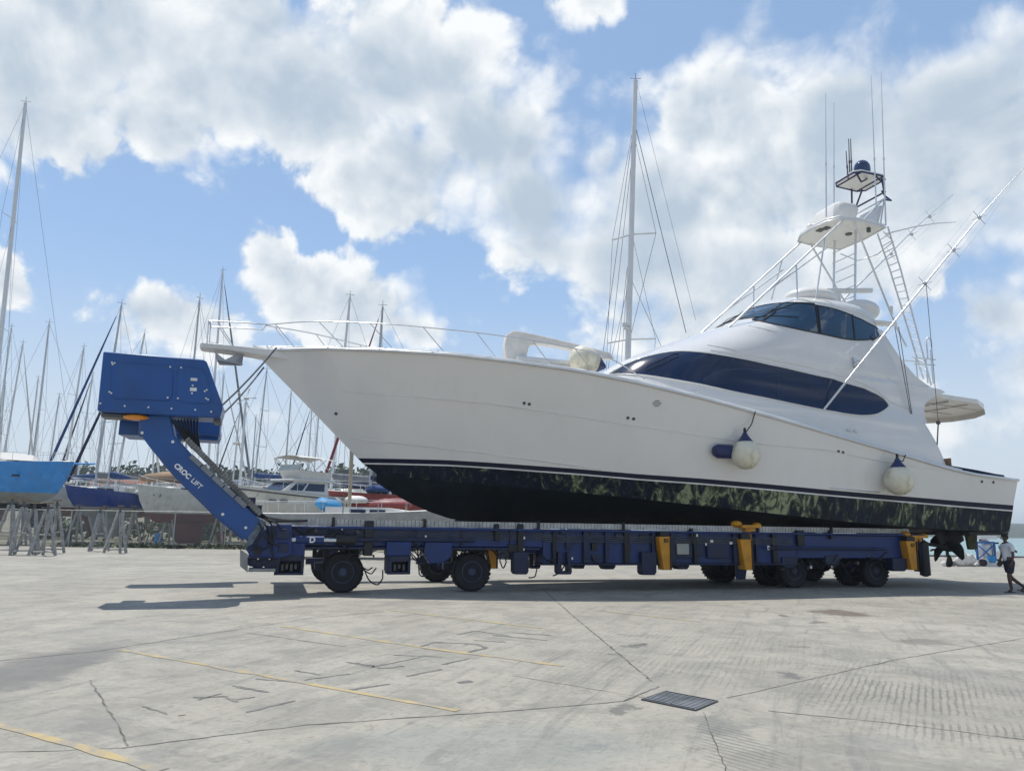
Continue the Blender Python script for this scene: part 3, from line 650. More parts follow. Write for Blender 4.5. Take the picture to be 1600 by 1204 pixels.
q.prism([bt(338, 562, -.28), bt(380, 570, -.22), bt(380, 570, .22), bt(338, 562, .28)], ZZ*.03); q.build('anchor', mat('galvanised_steel', (.42, .43, .45), .4, .7, var=.2), Y, 0)
def bsh(u, v, ins=.12):
    s = 2.0
    for _ in range(6): p_ = bt(u, v, -(bsheer(s)-ins if s > -2.4 else .33)); s = inv(p_)[0]
    return p_
tr_ = [bsh(*p_) for p_ in spl([(327, 501.5), (345, 502), (395, 505), (416, 507), (430, 506), (460, 503.5), (500, 502), (560, 504), (610, 506.5), (661, 511), (720, 517), (770, 523), (832, 532), (880, 541), (925, 550), (955, 561), (985, 577), (1008, 592)], 3)]
def rail_side(mir):
    f = mirror if mir else (lambda p_: p_)
    q = MB(); q.tube([f(p_) for p_ in tr_], .017, 7); r_ = q.build('bow_rail', M_steel, Y, 60)
    for a, c_ in [((430, 506), (461, 543.5)), ((498, 502), (536, 542)), ((578, 505), (613, 544)), ((661, 511), (694, 550)), ((745, 520), (774, 558)), ((832, 532), (859, 569)), ((899, 545), (922, 576)), ((340, 502), (365, 541)), ((326, 501.5), (323.5, 536))]:
        q = MB(); q.tube([f(bsh(*a)), f(bsh(*c_))], .013, 6); q.build('stanchion', M_steel, r_, 60)
rail_side(False); rail_side(True)
q = MB(); q.tube([tr_[0], mirror(tr_[0])], .022, 7); q.build('bow_rail', M_steel, Y, 60)
q = MB(); q.ball(B(-1.35, .1, 6.33), .26, .2, .2, 14, 10, BD, BN); q.ball(B(-1.0, .1, 6.3), .16, .14, .18); q.lathe([(.13, 0), (.13, .2), (.08, .24)], B(-1.75, 0, 6.2)); q.build('windlass', M_black, Y, 50)
q = MB(); q.tube([B(.6, -.9, 6.33), B(1.0, -.6, 6.43), B(1.6, -.7, 6.44), B(1.9, -.9, 6.36)], .06, 7); q.tube([B(.5, -.8, 6.32), B(1.9, -.5, 6.36)], .05); q.build('hatch_cover', M_black, Y, 50)
# covered davit on the foredeck
dv = [bt(*p_, -.6) for p_ in [(788, 560), (787, 540), (790, 524), (799, 518), (812, 519), (850, 527), (900, 539), (950, 552), (958, 562), (940, 562), (905, 551), (870, 542), (838, 538), (825, 541), (820, 562), (818, 568), (790, 566)]]
q = MB(); q.prism([p_-BN*.15 for p_ in dv], BN*.3); q.build('davit_cover', M_canvas, Y, 40, .035)
q = MB(); q.tube([bt(808, 562, -.9), bt(850, 566, -.9), bt(908, 572, -.9)], .13, 10); q.build('davit_boom', M_gel2, Y, 50)
q = MB()
for u in (818, 838, 862, 880): q.box(bt(u, 568+.12*(u-818), -1.1), .35, .12, .10, BD, BN)
q.build('cradle_chock', M_black, Y, 0, .02)
# deck hardware along the toe rail
q = MB()
for (u, v) in [(1240, 658), (1328, 672), (1338, 674), (1085, 612)]: p_ = bt(u, v-1, -2.75); q.box(p_, .16, .05, .05, BD, BN)
q.build('cleat', M_steel, Y, 0, .01)
q = MB(); q.tube([B(18.7, -2.7, 3.72), B(19.6, -2.75, 3.62), B(20.4, -2.75, 3.52)], .05, 6); q.tube([B(19.7, -2.6, 3.6), B(20.9, -2.6, 3.5)], .06, 6); q.build('folded_cover', M_navy, Y, 50)
# side details on the house
p_, n_ = hit(hbv, 1334, 567); q = MB(); q.box(p_, .1, .12, .35, BD, BN); q.tube([p_, p_-BN*.25-BD*.15], .03); q.tube([p_+ZZ*.1, p_-BN*.22+BD*.2], .025); q.build('outrigger_bracket', M_steel, Y, 40)
# ------------------------------------------------------------------ tuna tower
def tubes(name, segs, r, m=M_alu, parent=None):
    q = MB()
    for sgm in segs: q.tube(sgm, r, 7)
    return q.build(name, m, parent or Y, 60)
HP = 13.12
fl = [(1248, 373), (1262, 362), (1290, 348), (1325, 338), (1386, 354), (1384, 359), (1312, 385), (1278, 383), (1251, 378)]
pf = [(16.15, -.0), (16.2, -.7), (16.45, -1.15), (17.2, -1.25), (18.35, -1.15), (18.45, 0)]
ring = [Bh(s, t_, HP) for s, t_ in pf]+[Bh(s, -t_, HP) for s, t_ in pf[-2:0:-1]]
q = MB(); q.prism(ring, ZZ*.13); tw = q.build('tower_platform', M_gel2, Y, 40, .03)
tubes('platform_rim', [ring+[ring[0]]], .035, M_alu, tw)
for (u, v) in [(1282, 359), (1291, 356)]: pp = az(u, v, HP); q = MB(); q.box(pp-ZZ*.02, .22, .26, .03, BD, BN); q.build('hatch', M_dgrey, tw, 0)
q = MB(); pp = az(1326, 365, HP); q.lathe([(.12, 0), (.12, -.04), (.05, -.05)], pp, ZZ, 14); pp = az(1357, 356, HP); q.box(pp-ZZ*.08, .1, .1, .16, BD, BN); q.build('fitting', M_dgrey, tw, 0)
def onhouse(u, v): return hit(hbv, u, v, -1.4, 0)[0]
nl = Bh(16.6, -1.15, HP); fl_ = Bh(16.4, 1.05, HP)
foot = onhouse(1139, 511); s_, t2, z_ = inv(foot)
for sg, f in ((1, lambda p_: p_), (-1, mirror)):
    lg = tubes('tower_leg', [[f(nl), f(foot)]], .032); 
    tubes('brace', [[f(nl.lerp(foot, .45)+BD*.05), f(onhouse(1246, 466))], [f(nl.lerp(foot, .70)), f(nl.lerp(foot, .25)+BD*.35-ZZ*.1)], [f(nl.lerp(foot, .18)), f(onhouse(1275, 466))]], .028, M_alu, lg)
    ro = bt(1332, 462, -.55*sg) if sg > 0 else mirror(bt(1332, 462, -.55))
    tubes('tower_leg', [[f(Bh(17.6, -.55, HP)), f(Bh(17.3, -.55, 9.95))]], .04)
    tubes('tower_leg', [[f(Bh(17.0, -1.15, HP)), f(Bh(18.9, -.75, 9.6)), f(Bh(19.3, -.7, 9.0))]], .035)
tubes('ladder_rung', [[Bh(17.3+.1*k*.3, -.55, 10.2+.4*k), Bh(17.3+.1*k*.3, .55, 10.2+.4*k)] for k in range(7)], .018)
# aft ladder
la = [bt(1371, 365, .35), bt(1390, 420, .35), bt(1443, 592, .35)]; lb = [bt(1387, 354, -.35), bt(1407, 420, -.35), bt(1455, 602, -.35)]
def interp(pl, f):
    L = [(b_-a).length for a, b_ in zip(pl, pl[1:])]; d = f*sum(L)
    for k, l in enumerate(L):
        if d <= l or k == len(L)-1: return pl[k].lerp(pl[k+1], d/l)
        d -= l
tubes('ladder_rail', [la, lb], .03)
tubes('ladder_rung', [[interp(la, k/22), interp(lb, k/22)] for k in range(1, 22)], .02)
tubes('tower_hoop', [[Bh(18.3, -1.1, HP-.15), Bh(18.9, -.9, HP-.35), Bh(19.0, 0, HP-.5), Bh(18.9, .9, HP-.45), Bh(18.3, 1.1, HP-.2)]], .022)
# rod rack, hoops by the foot of the ladder
c_ = bt(1443, 560, -.4)
tubes('rod_rack', [[c_-BD*.5, c_+BD*.55], [c_-BD*.45-ZZ*.25, c_+BD*.5-ZZ*.2], [c_-BD*.35, c_-BD*.35-ZZ*.9], [c_+BD*.1, c_+BD*.1-ZZ*.9], [c_+BD*.35+ZZ*.35, c_+BD*.35-ZZ*.9], [c_+BD*.2, c_+BD*.2+ZZ*.75, c_+BD*.32+ZZ*.82, c_+BD*.42+ZZ*.7, c_+BD*.42+ZZ*.45], [c_-BD*.45+BN*.5, c_+BD*.5+BN*.5]], .026)
# console, seat, screens on the platform
q = MB(); cpz = [(16.55, -.55), (16.7, -.75), (17.35, -.75), (17.55, -.6)]
full = cpz+[(s, -t_) for s, t_ in cpz[::-1]]; hr = []
for (dh, k) in ((.13, .9), (.45, .98), (.75, 1.02), (.95, .92), (1.02, .6)): hr.append([Bh(17.05+(s-17.05)*k+.25*dh, t_*k, HP+dh) for s, t_ in full+[full[0]]])
q.grid(hr); q.add(hr[-1][:-1], [tuple(range(8))]); q.build('helm_console', M_gel2, tw, 40, .09)
q = MB(); q.box(Bh(17.62, -.35, HP+.55), .04, .12, .3, BD, BN); q.tube([Bh(17.75, .2*math.cos(a*PI/8)-.1, HP+.65+.2*math.sin(a*PI/8)) for a in range(17)], .015, 5, False); q.build('helm_gear', M_black, tw, 0)
q = MB(); a_ = Bh(18.2, 0, HP+.13); q.prism([a_+BN*-.85, a_+BN*.85, a_+BN*.8+BD*.35+ZZ*.9, a_+BN*-.8+BD*.35+ZZ*.9], BD*.14); q.build('back_rest', M_gel2, tw, 40, .05)
tubes('console_rail', [[Bh(18.2, -1.1, HP+.13), Bh(18.65, -.9, HP+1.25), Bh(18.7, .9, HP+1.25), Bh(18.2, 1.1, HP+.13)], [Bh(17.4, -1.15, HP+.1), Bh(18.6, -.9, HP+1.2)], [Bh(17.4, 1.15, HP+.1), Bh(18.6, .9, HP+1.2)]], .028, M_alu, tw)
q = MB(); q.lathe([(.13, 0), (.16, .05), (.16, .28), (.11, .36), (.02, .38)], Bh(16.6, .6, HP+.13), ZZ, 16); q.build('gps_dome', M_gel2, tw, 50)
# sun top
HS = 15.4
sp = [(17.75, -.45), (17.95, -.65), (18.9, -.68), (19.15, -.5)]; rg = [Bh(s, t_, HS) for s, t_ in sp]+[Bh(s, -t_, HS) for s, t_ in sp[::-1]]
q = MB(); q.prism(rg, ZZ*.10); sun_top = q.build('sun_top', M_gel2, Y, 40, .03)
tubes('sun_top_frame', [rg+[rg[0]], [rg[1]-ZZ*.01, rg[6]], [rg[2], rg[5]], [Bh(17.85, -.5, HS), Bh(18.1, -.45, HS-.28), Bh(18.5, -.3, HS-.02)], [Bh(19.0, -.5, HS), Bh(18.75, -.85, HP+1.25)], [Bh(19.0, .5, HS), Bh(18.75, .85, HP+1.25)], [Bh(18.6, -.6, HS), Bh(18.7, -.85, HP+1.9), Bh(18.75, -.85, HP+1.25)], [Bh(18.6, .6, HS), Bh(18.75, .85, HP+1.25)],
    [Bh(18.82, -.8, HP+1.6), Bh(18.82, .8, HP+1.6)], [Bh(18.75, -.85, HP+1.25), Bh(19.05, -.8, HP+1.3), Bh(19.1, -.5, HP+1.6), Bh(18.95, -.5, HP+1.8)]], .034, M_ntube, sun_top)
pd = bt(1347, 266, 0); q = MB(); q.lathe([(.25, -.3), (.29, -.05), (.30, .12), (.285, .24), (.23, .36), (.14, .44), (.01, .47)], B(*inv(pd)[:2], HS+.34-.044*inv(pd)[0]+.06), ZZ, 26); q.build('radome', M_radome, sun_top, 60)
# whip antennas
for k, (u0, v0, u1, v1, t_) in enumerate([(1291, 339, 1290, 146, -.9), (1303, 335, 1303, 160, .5), (1370, 347, 1361, 118, -1.1), (1384, 352, 1376.5, 111, -1.0), (1325, 279, 1322, 236, -.3), (1328, 280, 1326, 217, .2), (1331, 278, 1329, 217, .3)]):
    a, b_ = bt(u0, v0, t_), bt(u1, v1, t_); q = MB(); m_ = a.lerp(b_, .42); q.tube([a, m_, b_], [.028, .02, .009] if k < 4 else [.03, .022, .015], 6); q.lathe([(.035, -.05), (.035, .05)], m_, b_-a, 8); q.build('whip_antenna', M_alu if k < 4 else M_dgrey, Y, 60)
# outriggers
def outr(mir):
    f = lambda p_: p_
    pts = [bt(1278, 651, -2.5), bt(1345, 567.5, -2.78), bt(1440, 450, -3.2), bt(1530, 340, -3.7), bt(1606, 254, -4.2)]
    if mir: pts = [bt(1300, 486, 2.3), bt(1338, 448, 2.5), bt(1385, 402, 2.8), bt(1430, 356, 3.1), bt(1490, 303, 3.6)]
    q = MB(); q.tube([f(p_) for p_ in pts], [.038, .036, .03, .02, .010], 8); o = q.build('outrigger_pole', M_alu, Y, 60)
    cs = [pts[0].lerp(pts[-1], f_) for f_ in (.45, .62, .78)] if mir else [bt(1445, 443, -3.23), bt(1490, 391, -3.47), bt(1530, 340, -3.7)]
    for c_ in cs:
        d = (pts[-1]-pts[0]).normalized(); a = d.cross(BN).normalized(); b_ = d.cross(a); q = MB()
        for e in (a, b_): q.tube([f(c_-e*.30), f(c_+e*.30)], .010, 5)
        q.ball(f(c_), .07); q.build('spreader', M_steel, o, 60)
    q = MB()
    c_ = cs; d = (pts[-1]-pts[0]).normalized(); a = d.cross(BN).normalized(); b_ = d.cross(a)
    for e in (a, -a, b_, -b_): q.tube([f(pts[1])]+[f(x+e*.30) for x in c_]+[f(pts[-1])], .0025, 4)
    q.build('outrigger_stay', M_steel, o, 60)
    if mir: return
    q = MB(); q.tube([f(bt(1396, 505, -2.4)), f(bt(1383, 520, -2.9))], .035); q.tube([f(bt(1336, 573, -2.2)), f(bt(1345, 567, -2.78))], .03); q.build('outrigger_arm', M_alu, o, 60)
    q = MB(); q.tube([f(bt(1398, 510, -2.3)), f(bt(1427, 668, -2.4))], .012, 5); q.tube([f(bt(1404, 510, -2.3)), f(bt(1428, 668, -2.4))], .012, 5); q.tube([f(bt(1447, 443, -3.3)), f(bt(1466, 660, -2.6))], .010, 5); q.ball(f(bt(1466, 660, -2.6)), .07); q.tube([f(bt(1466, 660, -2.6)), f(bt(1463, 718, -2.6))], .022, 5); q.build('halyard', M_dgrey, o, 60)
outr(False); outr(True)
q = MB(); q.tube([bt(1385, 365, .6), bt(1430, 354, .6), bt(1462, 349, .6), bt(1494, 347, .6)], [.03, .025, .02, .012], 6); q.build('whip_antenna', M_alu, Y, 60)
q = MB(); q.box(Bh(17.6, -1.5, 9.4), .9, .3, .12, BD, BN); q.tube([bt(1393, 492, -1.5), bt(1393, 478, -1.5)], .05); q.build('aft_light_bracket', M_gel2, Y, 40, .03)
# ------------------------------------------------------------------ running gear
def prop(t_):
    c_ = B(19.5, t_, 1.20); ax = (BD-ZZ*.12).normalized(); e1 = ax.cross(BN).normalized(); e2 = ax.cross(e1); q = MB()
    q.lathe([(.06, -.3), (.12, -.18), (.13, .1), (.09, .22), (.02, .3)], c_, ax, 16)
    for k in range(5):
        a = 2*PI*k/5+.35; rr = e1*math.cos(a)+e2*math.sin(a); tt = ax.cross(rr); rows = []
        for (r, cw, tw_) in ((.1, .12, 55), (.25, .26, 42), (.42, .36, 33), (.56, .28, 27), (.62, .10, 25)):
            d = tt*math.cos(Rd(tw_))+ax*math.sin(Rd(tw_)); rows.append([c_+rr*r+d*cw*x+tt*cw*.15+ax*.02*(1-abs(x)) for x in (-1, -.5, 0, .5, 1)])
        q.grid(rows)
    o = q.build('propeller', M_bronze, Y, 40, solid=.02)
    q = MB(); q.tube([c_, B(15.4, t_, 1.75)], .055, 10); q.build('propeller_shaft', M_bronze, Y, 60)
    q = MB(); q.prism([c_-BD*.3+ZZ*.1-BN*.04, c_-BD*.12+ZZ*.1-BN*.04, B(19.4, t_-.04, 1.80), B(19.0, t_-.04, 1.80)], BN*.08); q.build('shaft_strut', M_bronze, Y, 0)
    q = MB(); q.prism([B(20.28, t_-.05, 1.74), B(20.78, t_-.05, 1.74), B(20.72, t_-.05, 1.14), B(20.36, t_-.05, 1.14)], BN*.1); q.build('rudder', M_rudder, Y, 0, .03)
prop(-1.5); prop(1.5)
q = MB(); q.prism([B(19.3, -2.55, 1.72), B(21.0, -2.5, 1.72), B(21.0, -2.5, 1.64), B(19.4, -2.5, 1.60)], BN*5); q.build('trim_tab', M_bronze, Y, 0)
# fenders hung on the hull, and one lying on the foredeck
def hung(u, v, r, utop, vtop, lab):
    n = hit(hull_bvh, u, v, off=0); p = n[0]+n[1]*r; th = thing('round_fender', p-ZZ*r, lab, 'fender', 'round fenders')
    q = MB(); q.lathe([(.02, -r*1.0), (r*.35, -r*.96), (r*.72, -r*.72), (r*.95, -r*.35), (r, 0), (r*.94, r*.36), (r*.75, r*.72), (r*.55, r*.95)], p, ZZ, 24); q.build('ball', M_fend, th, 60)
    q = MB(); q.lathe([(r*.57, r*.93), (r*.42, r*1.12), (r*.2, r*1.42), (r*.12, r*1.62), (.02, r*1.64)], p, ZZ, 20); q.build('neck', M_fblue, th, 60)
    tp = hit(hull_bvh, utop, vtop, off=.05)[0]; q = MB(); q.tube([p+ZZ*r*1.5, p.lerp(tp, .62)+ZZ*.1, tp], .016, 6); q.ball(p+ZZ*r*1.75, .04, .04, .08); q.build('lanyard', M_black, th, 60)
hung(1154, 708, .40, 1151, 633, 'round cream fender with navy neck hanging mid hull below the saloon window')
hung(1388, 748, .42, 1379, 698, 'round cream fender with navy neck hanging furthest aft on the hull')
n = hit(hull_bvh, 1131, 704, off=.14); q = MB(); ax = -BD; q.lathe([(.02, -.3), (.2, -.26), (.2, .18), (.14, .28), (.02, .32)], n[0]-ax*-.1, ax, 18)
solo(q, 'end_fender', M_fblue, n[0]-ZZ*.2, 'navy blue fender end poking out forward of the mid hull round fender', 'fender')
p = bt(912, 562, -1.6); th = thing('deck_fender', p-ZZ*.35, 'large cream buoy fender with blue end lying on the foredeck by the rail', 'fender', 'round fenders')
ax = (BD-ZZ*.25).normalized(); q = MB(); q.lathe([(.05, -.42), (.25, -.38), (.38, -.2), (.41, .02), (.37, .25), (.26, .42)], p, ax, 24); q.build('ball', M_fend, th, 60)
q = MB(); q.lathe([(.265, .42), (.2, .52), (.08, .68), (.02, .72)], p, ax, 20); q.build('neck', M_fblue, th, 60)
# ================================================================== BOAT TRANSPORTER
T = thing('boat_transporter', B(8, 0, 0), 'long navy blue wheeled boat lift with raised arm and box head, carrying the white yacht', 'boat lift')
def tbox(q, u0, v0, u1, v1, t0, t1):
    s0, _, z0 = inv(bt(u0, v0, t0)); s1, _, z1 = inv(bt(u1, v1, t0)); return q.box(B((s0+s1)/2, (t0+t1)/2, (z0+z1)/2), abs(s1-s0), abs(t1-t0), abs(z1-z0), BD, BN)
def tpoly(q, pl, t0, t1): return q.prism([bt(*p_, t0) for p_ in pl], BN*(t1-t0))
def part(name, m, fn, bevel=.012, parent=None, sm=35):
    q = MB(); fn(q); return q.build(name, m, parent or T, sm, bevel)
# main beams, both sides (near face at t=-2.35)
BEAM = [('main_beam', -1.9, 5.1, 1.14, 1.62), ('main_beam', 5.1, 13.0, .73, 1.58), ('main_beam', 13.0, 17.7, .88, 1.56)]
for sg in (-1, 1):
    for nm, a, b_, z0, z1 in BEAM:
        part(nm, M_blueshade, lambda q: q.box(B((a+b_)/2, sg*2.05, (z0+z1)/2), b_-a, .6, z1-z0, BD, BN), .02)
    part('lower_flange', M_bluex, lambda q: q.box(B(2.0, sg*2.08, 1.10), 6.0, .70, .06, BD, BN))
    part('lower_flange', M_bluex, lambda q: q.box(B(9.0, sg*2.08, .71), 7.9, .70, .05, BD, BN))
    part('upper_flange', M_blueshade, lambda q: q.box(B(8.0, sg*2.1, 1.585), 19.2, .74, .05, BD, BN))
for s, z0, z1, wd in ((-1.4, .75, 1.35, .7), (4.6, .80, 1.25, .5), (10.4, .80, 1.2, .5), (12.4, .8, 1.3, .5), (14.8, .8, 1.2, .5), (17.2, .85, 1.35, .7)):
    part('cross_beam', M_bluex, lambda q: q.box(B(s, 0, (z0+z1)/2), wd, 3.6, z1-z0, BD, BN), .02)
# stiffener plates, seams and small boxes on the near beam
q = MB()
for s in [-.6, .55, 1.7, 2.9, 4.2]: q.box(B(s, -2.375, 1.38), .05, .05, .42, BD, BN)
q.build('stiffener', M_bluex, T, 0)
for i, s in enumerate([5.4, 6.3, 6.9, 7.5, 8.3, 8.9, 9.6, 10.9, 11.6, 12.2]):
    part('beam_rib', M_bluex if i % 3 else M_black, lambda q: q.box(B(s, -2.40, 1.15), .10+.06*(i % 2), .10, .82, BD, BN))
for i, (u0, v0, u1, v1) in enumerate([(885, 845, 894, 858), (925, 848, 934, 860), (976, 852, 986, 862), (915, 830, 924, 838), (962, 833, 973, 840), (1000, 835, 1012, 842), (876, 826, 884, 834), (795, 850, 812, 862)]):
    part('junction_box', M_black if i % 2 else M_bluex, lambda q: tbox(q, u0, v0, u1, v1, -2.43, -2.34))
part('grey_plate', mat('grey_plate', (.36, .36, .33), .6), lambda q: tbox(q, 1058, 849, 1077, 866, -2.50, -2.44))
part('valve_bank', M_bluex, lambda q: (tbox(q, 1052, 842, 1082, 872, -2.43, -2.3), tbox(q, 1085, 838, 1100, 868, -2.42, -2.3), tbox(q, 1105, 842, 1140, 872, -2.44, -2.3)))
for i, (u, v, h) in enumerate([(1102, 848, 9), (1140, 846, 8), (1088, 834, 7), (1110, 843, 8), (818, 838, 5), (815, 856, 4), (664, 836, 3), (663, 856, 3), (419, 834, 4), (427, 817, 4), (893, 870, 4), (822, 870, 5)]):
    part('warning_sticker', M_sticker, lambda q: tbox(q, u, v, u+2.5+(i % 2)*2, v+min(h, 4), -2.455, -2.45), 0)
# cable chain on top of both beams
for sg in (-1, 1):
    z0, z1 = 1.63, 1.78
    part('cable_chain', M_grate, lambda q: ([q.box(B(-1.2+.098*k, sg*2.2, (z0+z1)/2), .082, .26, z1-z0, BD, BN) for k in range(188)], q.box(B(8.0, sg*2.2, z0+.06), 18.4, .22, .10, BD, BN)), 0)
for u in (521, 664, 842, 975, 1185, 1300): part('chain_bracket', M_black, lambda q: tbox(q, u-1, 806+.018*(u-440), u+2, 824+.015*(u-440), -2.42, -2.0))
for (u0, v0, u1, v1) in [(571, 813, 582, 868), (810, 818, 818, 868), (774, 818, 780, 845), (1080, 825, 1084, 850), (1246, 828, 1258, 852), (1298, 828, 1302, 842)]:
    part('vertical_post', M_black, lambda q: tbox(q, u0, v0, u1, v1, -2.46, -2.2))
# front joint, arms and heads
ARM = [(216, 648), (223, 684), (238, 704), (256, 724), (300, 768), (340, 807), (378, 838), (392, 851), (414, 830), (410, 814), (396, 803), (350, 757), (296, 706), (272, 680), (266, 648)]
HEAD = [(161, 548.5), (318, 561.5), (323, 565), (348, 634), (347, 641), (343, 653), (152, 642), (152, 636)]
def P3(pl, t0, sg): 
    r = [inv(bt(*p_, t0)) for p_ in pl]; return [B(s-(.38 if sg > 0 else 0), t0 if sg < 0 else -t0-.25, z) for s, _, z in r]
for sg in (-1, 1):
    q = MB(); q.prism(P3(ARM, -3.0, sg), BN*(-sg)*.55); arm = q.build('lift_arm', M_bluep, T, 35, .03)
    q = MB(); q.prism(P3(HEAD, -3.2, sg), BN*(-sg)*.95); head = q.build('head_box', M_bluep, T, 35, .035)
    if sg > 0: continue
    def panel(pl, nm):
        q = MB(); pts = [bt(*p_, -3.2) for p_ in pl]; c_ = sum(pts, V())/len(pts)
        q.prism([p_-BN*.0-BN*.010 for p_ in pts], BN*.01); q.build(nm, M_bluep, head, 35, .012)
        q = MB(); q.tube([p_-BN*.010 for p_ in pts]+[pts[0]-BN*.010], .012, 5, False); q.build('panel_rim', M_bluep, head, 60)
    panel([(178, 565), (265, 572), (270, 578), (269, 619), (264, 626), (180, 622), (174, 616), (174, 570)], 'access_panel')
    panel([(281, 573), (313, 576), (320, 582), (331, 614), (328, 629), (322, 631), (280, 627), (276, 621), (277, 578)], 'access_panel')
    for (u, v) in [(175, 566), (176, 569), (179, 567), (266, 573), (283, 574), (171, 612), (174, 614), (262, 621), (278, 622), (157, 630), (195, 634), (232, 636), (268, 638), (305, 640), (323, 609), (325, 624), (322, 622), (320, 611), (301, 602), (300, 614), (330, 643)]:
        q = MB(); q.lathe([(.02, 0), (.022, .008), (.01, .014)], bt(u, v, -3.215), -BN, 8); q.build('bolt', M_alu, head, 0)
    for (u0, v0, u1, v1) in [(298, 590, 308, 595), (297, 605, 307, 611)]: q = MB(); tbox(q, u0, v0, u1, v1, -3.222, -3.212); q.build('sticker', M_sticker, head, 0)
    q = MB(); q.ball(bt(213, 652, -2.95), .28, .24, .07, 20, 8, BD, BN); q.build('amber_beacon', M_orange, head, 60)
    q = MB(); tbox(q, 158, 645, 200, 653, -3.0, -2.5); q.build('lamp_housing', M_dgrey, head, 0, .01)
    q = MB(); tbox(q, 334, 648, 344, 660, -3.0, -2.4); q.build('lamp_housing', M_dgrey, head, 0, .01)
    # lettering along the arm
    a, b_ = bt(271, 728, -3.006), bt(306, 759, -3.006); X = (b_-a).normalized(); Yd = X.cross(BN); Yd = Yd if Yd.z > 0 else -Yd
    if X.cross(Yd).dot(BN) > 0: pass
    tx = text_mb('CROC', .155, a, X, Yd, .003, .007); tx.build('lettering', M_text, arm, 0)
    tx = text_mb('LIFT', .155, a+X*.50, X, Yd, .003, .002); tx.build('lettering', M_text, arm, 0)
    for (u, v) in [(222, 676), (270, 690), (348, 803), (384, 824)]: q = MB(); q.lathe([(.03, 0), (.035, .015), (.015, .02)], bt(u, v, -3.0), -BN, 10); q.build('bolt', M_alu, arm, 0)
    # cable chain climbing the arm, hoses
    a, b_ = bt(292, 686, -2.75), bt(408, 803, -2.75); X = (b_-a).normalized(); Z2 = X.cross(BN); ln = (b_-a).length; q = MB()
    n_ = int(ln/.075)
    for k in range(n_): q.box(a+X*(k+.5)*ln/n_, ln/n_*.80, .30, .13, X, BN, Z2)
    q.box((a+b_)/2, ln, .24, .08, X, BN, Z2); q.build('cable_chain', mat('dark_link_plastic', (.22, .22, .21), .6, var=.25, scale=5, dirt=(.05, .05, .05), damt=.6), arm, 0)
    a, b_ = bt(298, 712, -2.9), bt(385, 792, -2.9); X = (b_-a).normalized(); Z2 = X.cross(BN); ln = (b_-a).length; q = MB()
    for k in range(5): q.box(a+X*(k+.5)*ln/5, ln/5*.93, .3, .11, X, BN, Z2)
    q.build('cable_cover', mat('galvanised_cover', (.22, .235, .26), .45, .5, var=.15), arm, 0, .01)
    for k in range(9):
        a = bt(268+5*k, 655, -2.85+.05*k); q = MB(); q.tube([a, bt(276+4*k, 668+k, -2.8+.04*k), bt(288+3*k, 686+1.5*k, -2.75), bt(300+2.5*k, 700+2*k, -2.75)], .022, 6); q.build('hydraulic_hose', M_black, arm, 60)
    for k in range(5):
        q = MB(); q.tube([bt(392+4*k, 790+3*k, -2.8), bt(404+5*k, 806+2*k, -2.7), bt(425+8*k, 810+k, -2.6), bt(440+10*k, 813, -2.4)], .03, 6); q.build('hydraulic_hose', M_black, arm, 60)
    for (u0, v0, u1, v1) in [(360, 762, 374, 776), (376, 776, 398, 796), (384, 788, 408, 806)]:
        q = MB(); tbox(q, u0, v0, u1, v1, -2.85, -2.5); q.build('valve_block', M_bluex, arm, 0, .02)
    q = MB(); tpoly(q, [(407, 812), (416, 815), (395, 850), (384, 856), (388, 838)], -3.03, -2.9); q.build('pivot_plate', mat('worn_grey_paint', (.10, .13, .17), .5, var=.4, scale=6), arm, 35, .02)
    q = MB(); tpoly(q, [(392, 850), (416, 826), (424, 819), (456, 819), (456, 866), (436, 872), (390, 868), (384, 857)], -2.92, -1.7); jt = q.build('joint_block', M_blueshade, T, 35, .02)
    q = MB(); q.lathe([(.09, 0), (.10, .05), (.05, .07)], bt(420, 838, -2.92), -BN, 16); q.build('pivot_pin', M_bluex, jt, 40)
    for (u0, v0, u1, v1) in [(432, 830, 452, 842), (436, 848, 450, 862), (398, 856, 408, 866), (424, 822, 431, 829)]:
        q = MB(); tbox(q, u0, v0, u1, v1, -2.98, -2.9); q.build('valve_block', M_black if u0 % 4 else M_bluex, jt, 0, .012)
    for k, pl in enumerate([[(408, 812), (416, 822), (421, 836), (418, 856)], [(412, 810), (424, 818), (427, 836), (424, 860), (428, 872)], [(418, 812), (432, 816), (440, 826), (448, 828)], [(404, 816), (410, 826), (403, 842), (396, 858)], [(415, 830), (424, 848), (436, 852)], [(390, 860), (400, 852), (412, 858), (422, 850)]]):
        q = MB(); q.tube([bt(*p_, -3.0-.015*k) for p_ in spl(pl, 4)] if pl[0][0] < pl[1][0] < pl[2][0] < pl[-1][0] else [bt(*p_, -3.0-.015*k) for p_ in pl], .022, 6); q.build('hydraulic_hose', M_black, jt, 60)
    # second crosshead behind the arm
    q = MB(); tbox(q, 187, 656, 215, 680, -2.3, -1.9); q.build('head_bracket', M_bluep, head, 0, .02)
part('cross_head', M_bluep, lambda q: q.box(B(-4.6, 2.0, 4.35), 2.4, .5, .42, BD, BN), .03)
part('bumper_plate', mat('grey_bumper', (.30, .30, .29), .6, var=.2, scale=4), lambda q: (tpoly(q, [(375, 858), (387, 866), (387, 894), (375, 884)], -2.9, -2.8), tbox(q, 388, 888, 430, 893, -2.9, -2.3)))
part('gear_housing', M_bluex, lambda q: ([q.lathe([(.03, -.2), (.12, -.18), (.12, .18), (.03, .2)], bt(394+9*k, 876+(k % 2)*6, -2.5), BN, 12) for k in range(5)], tbox(q, 388, 866, 436, 872, -2.9, -2.3)), .005)
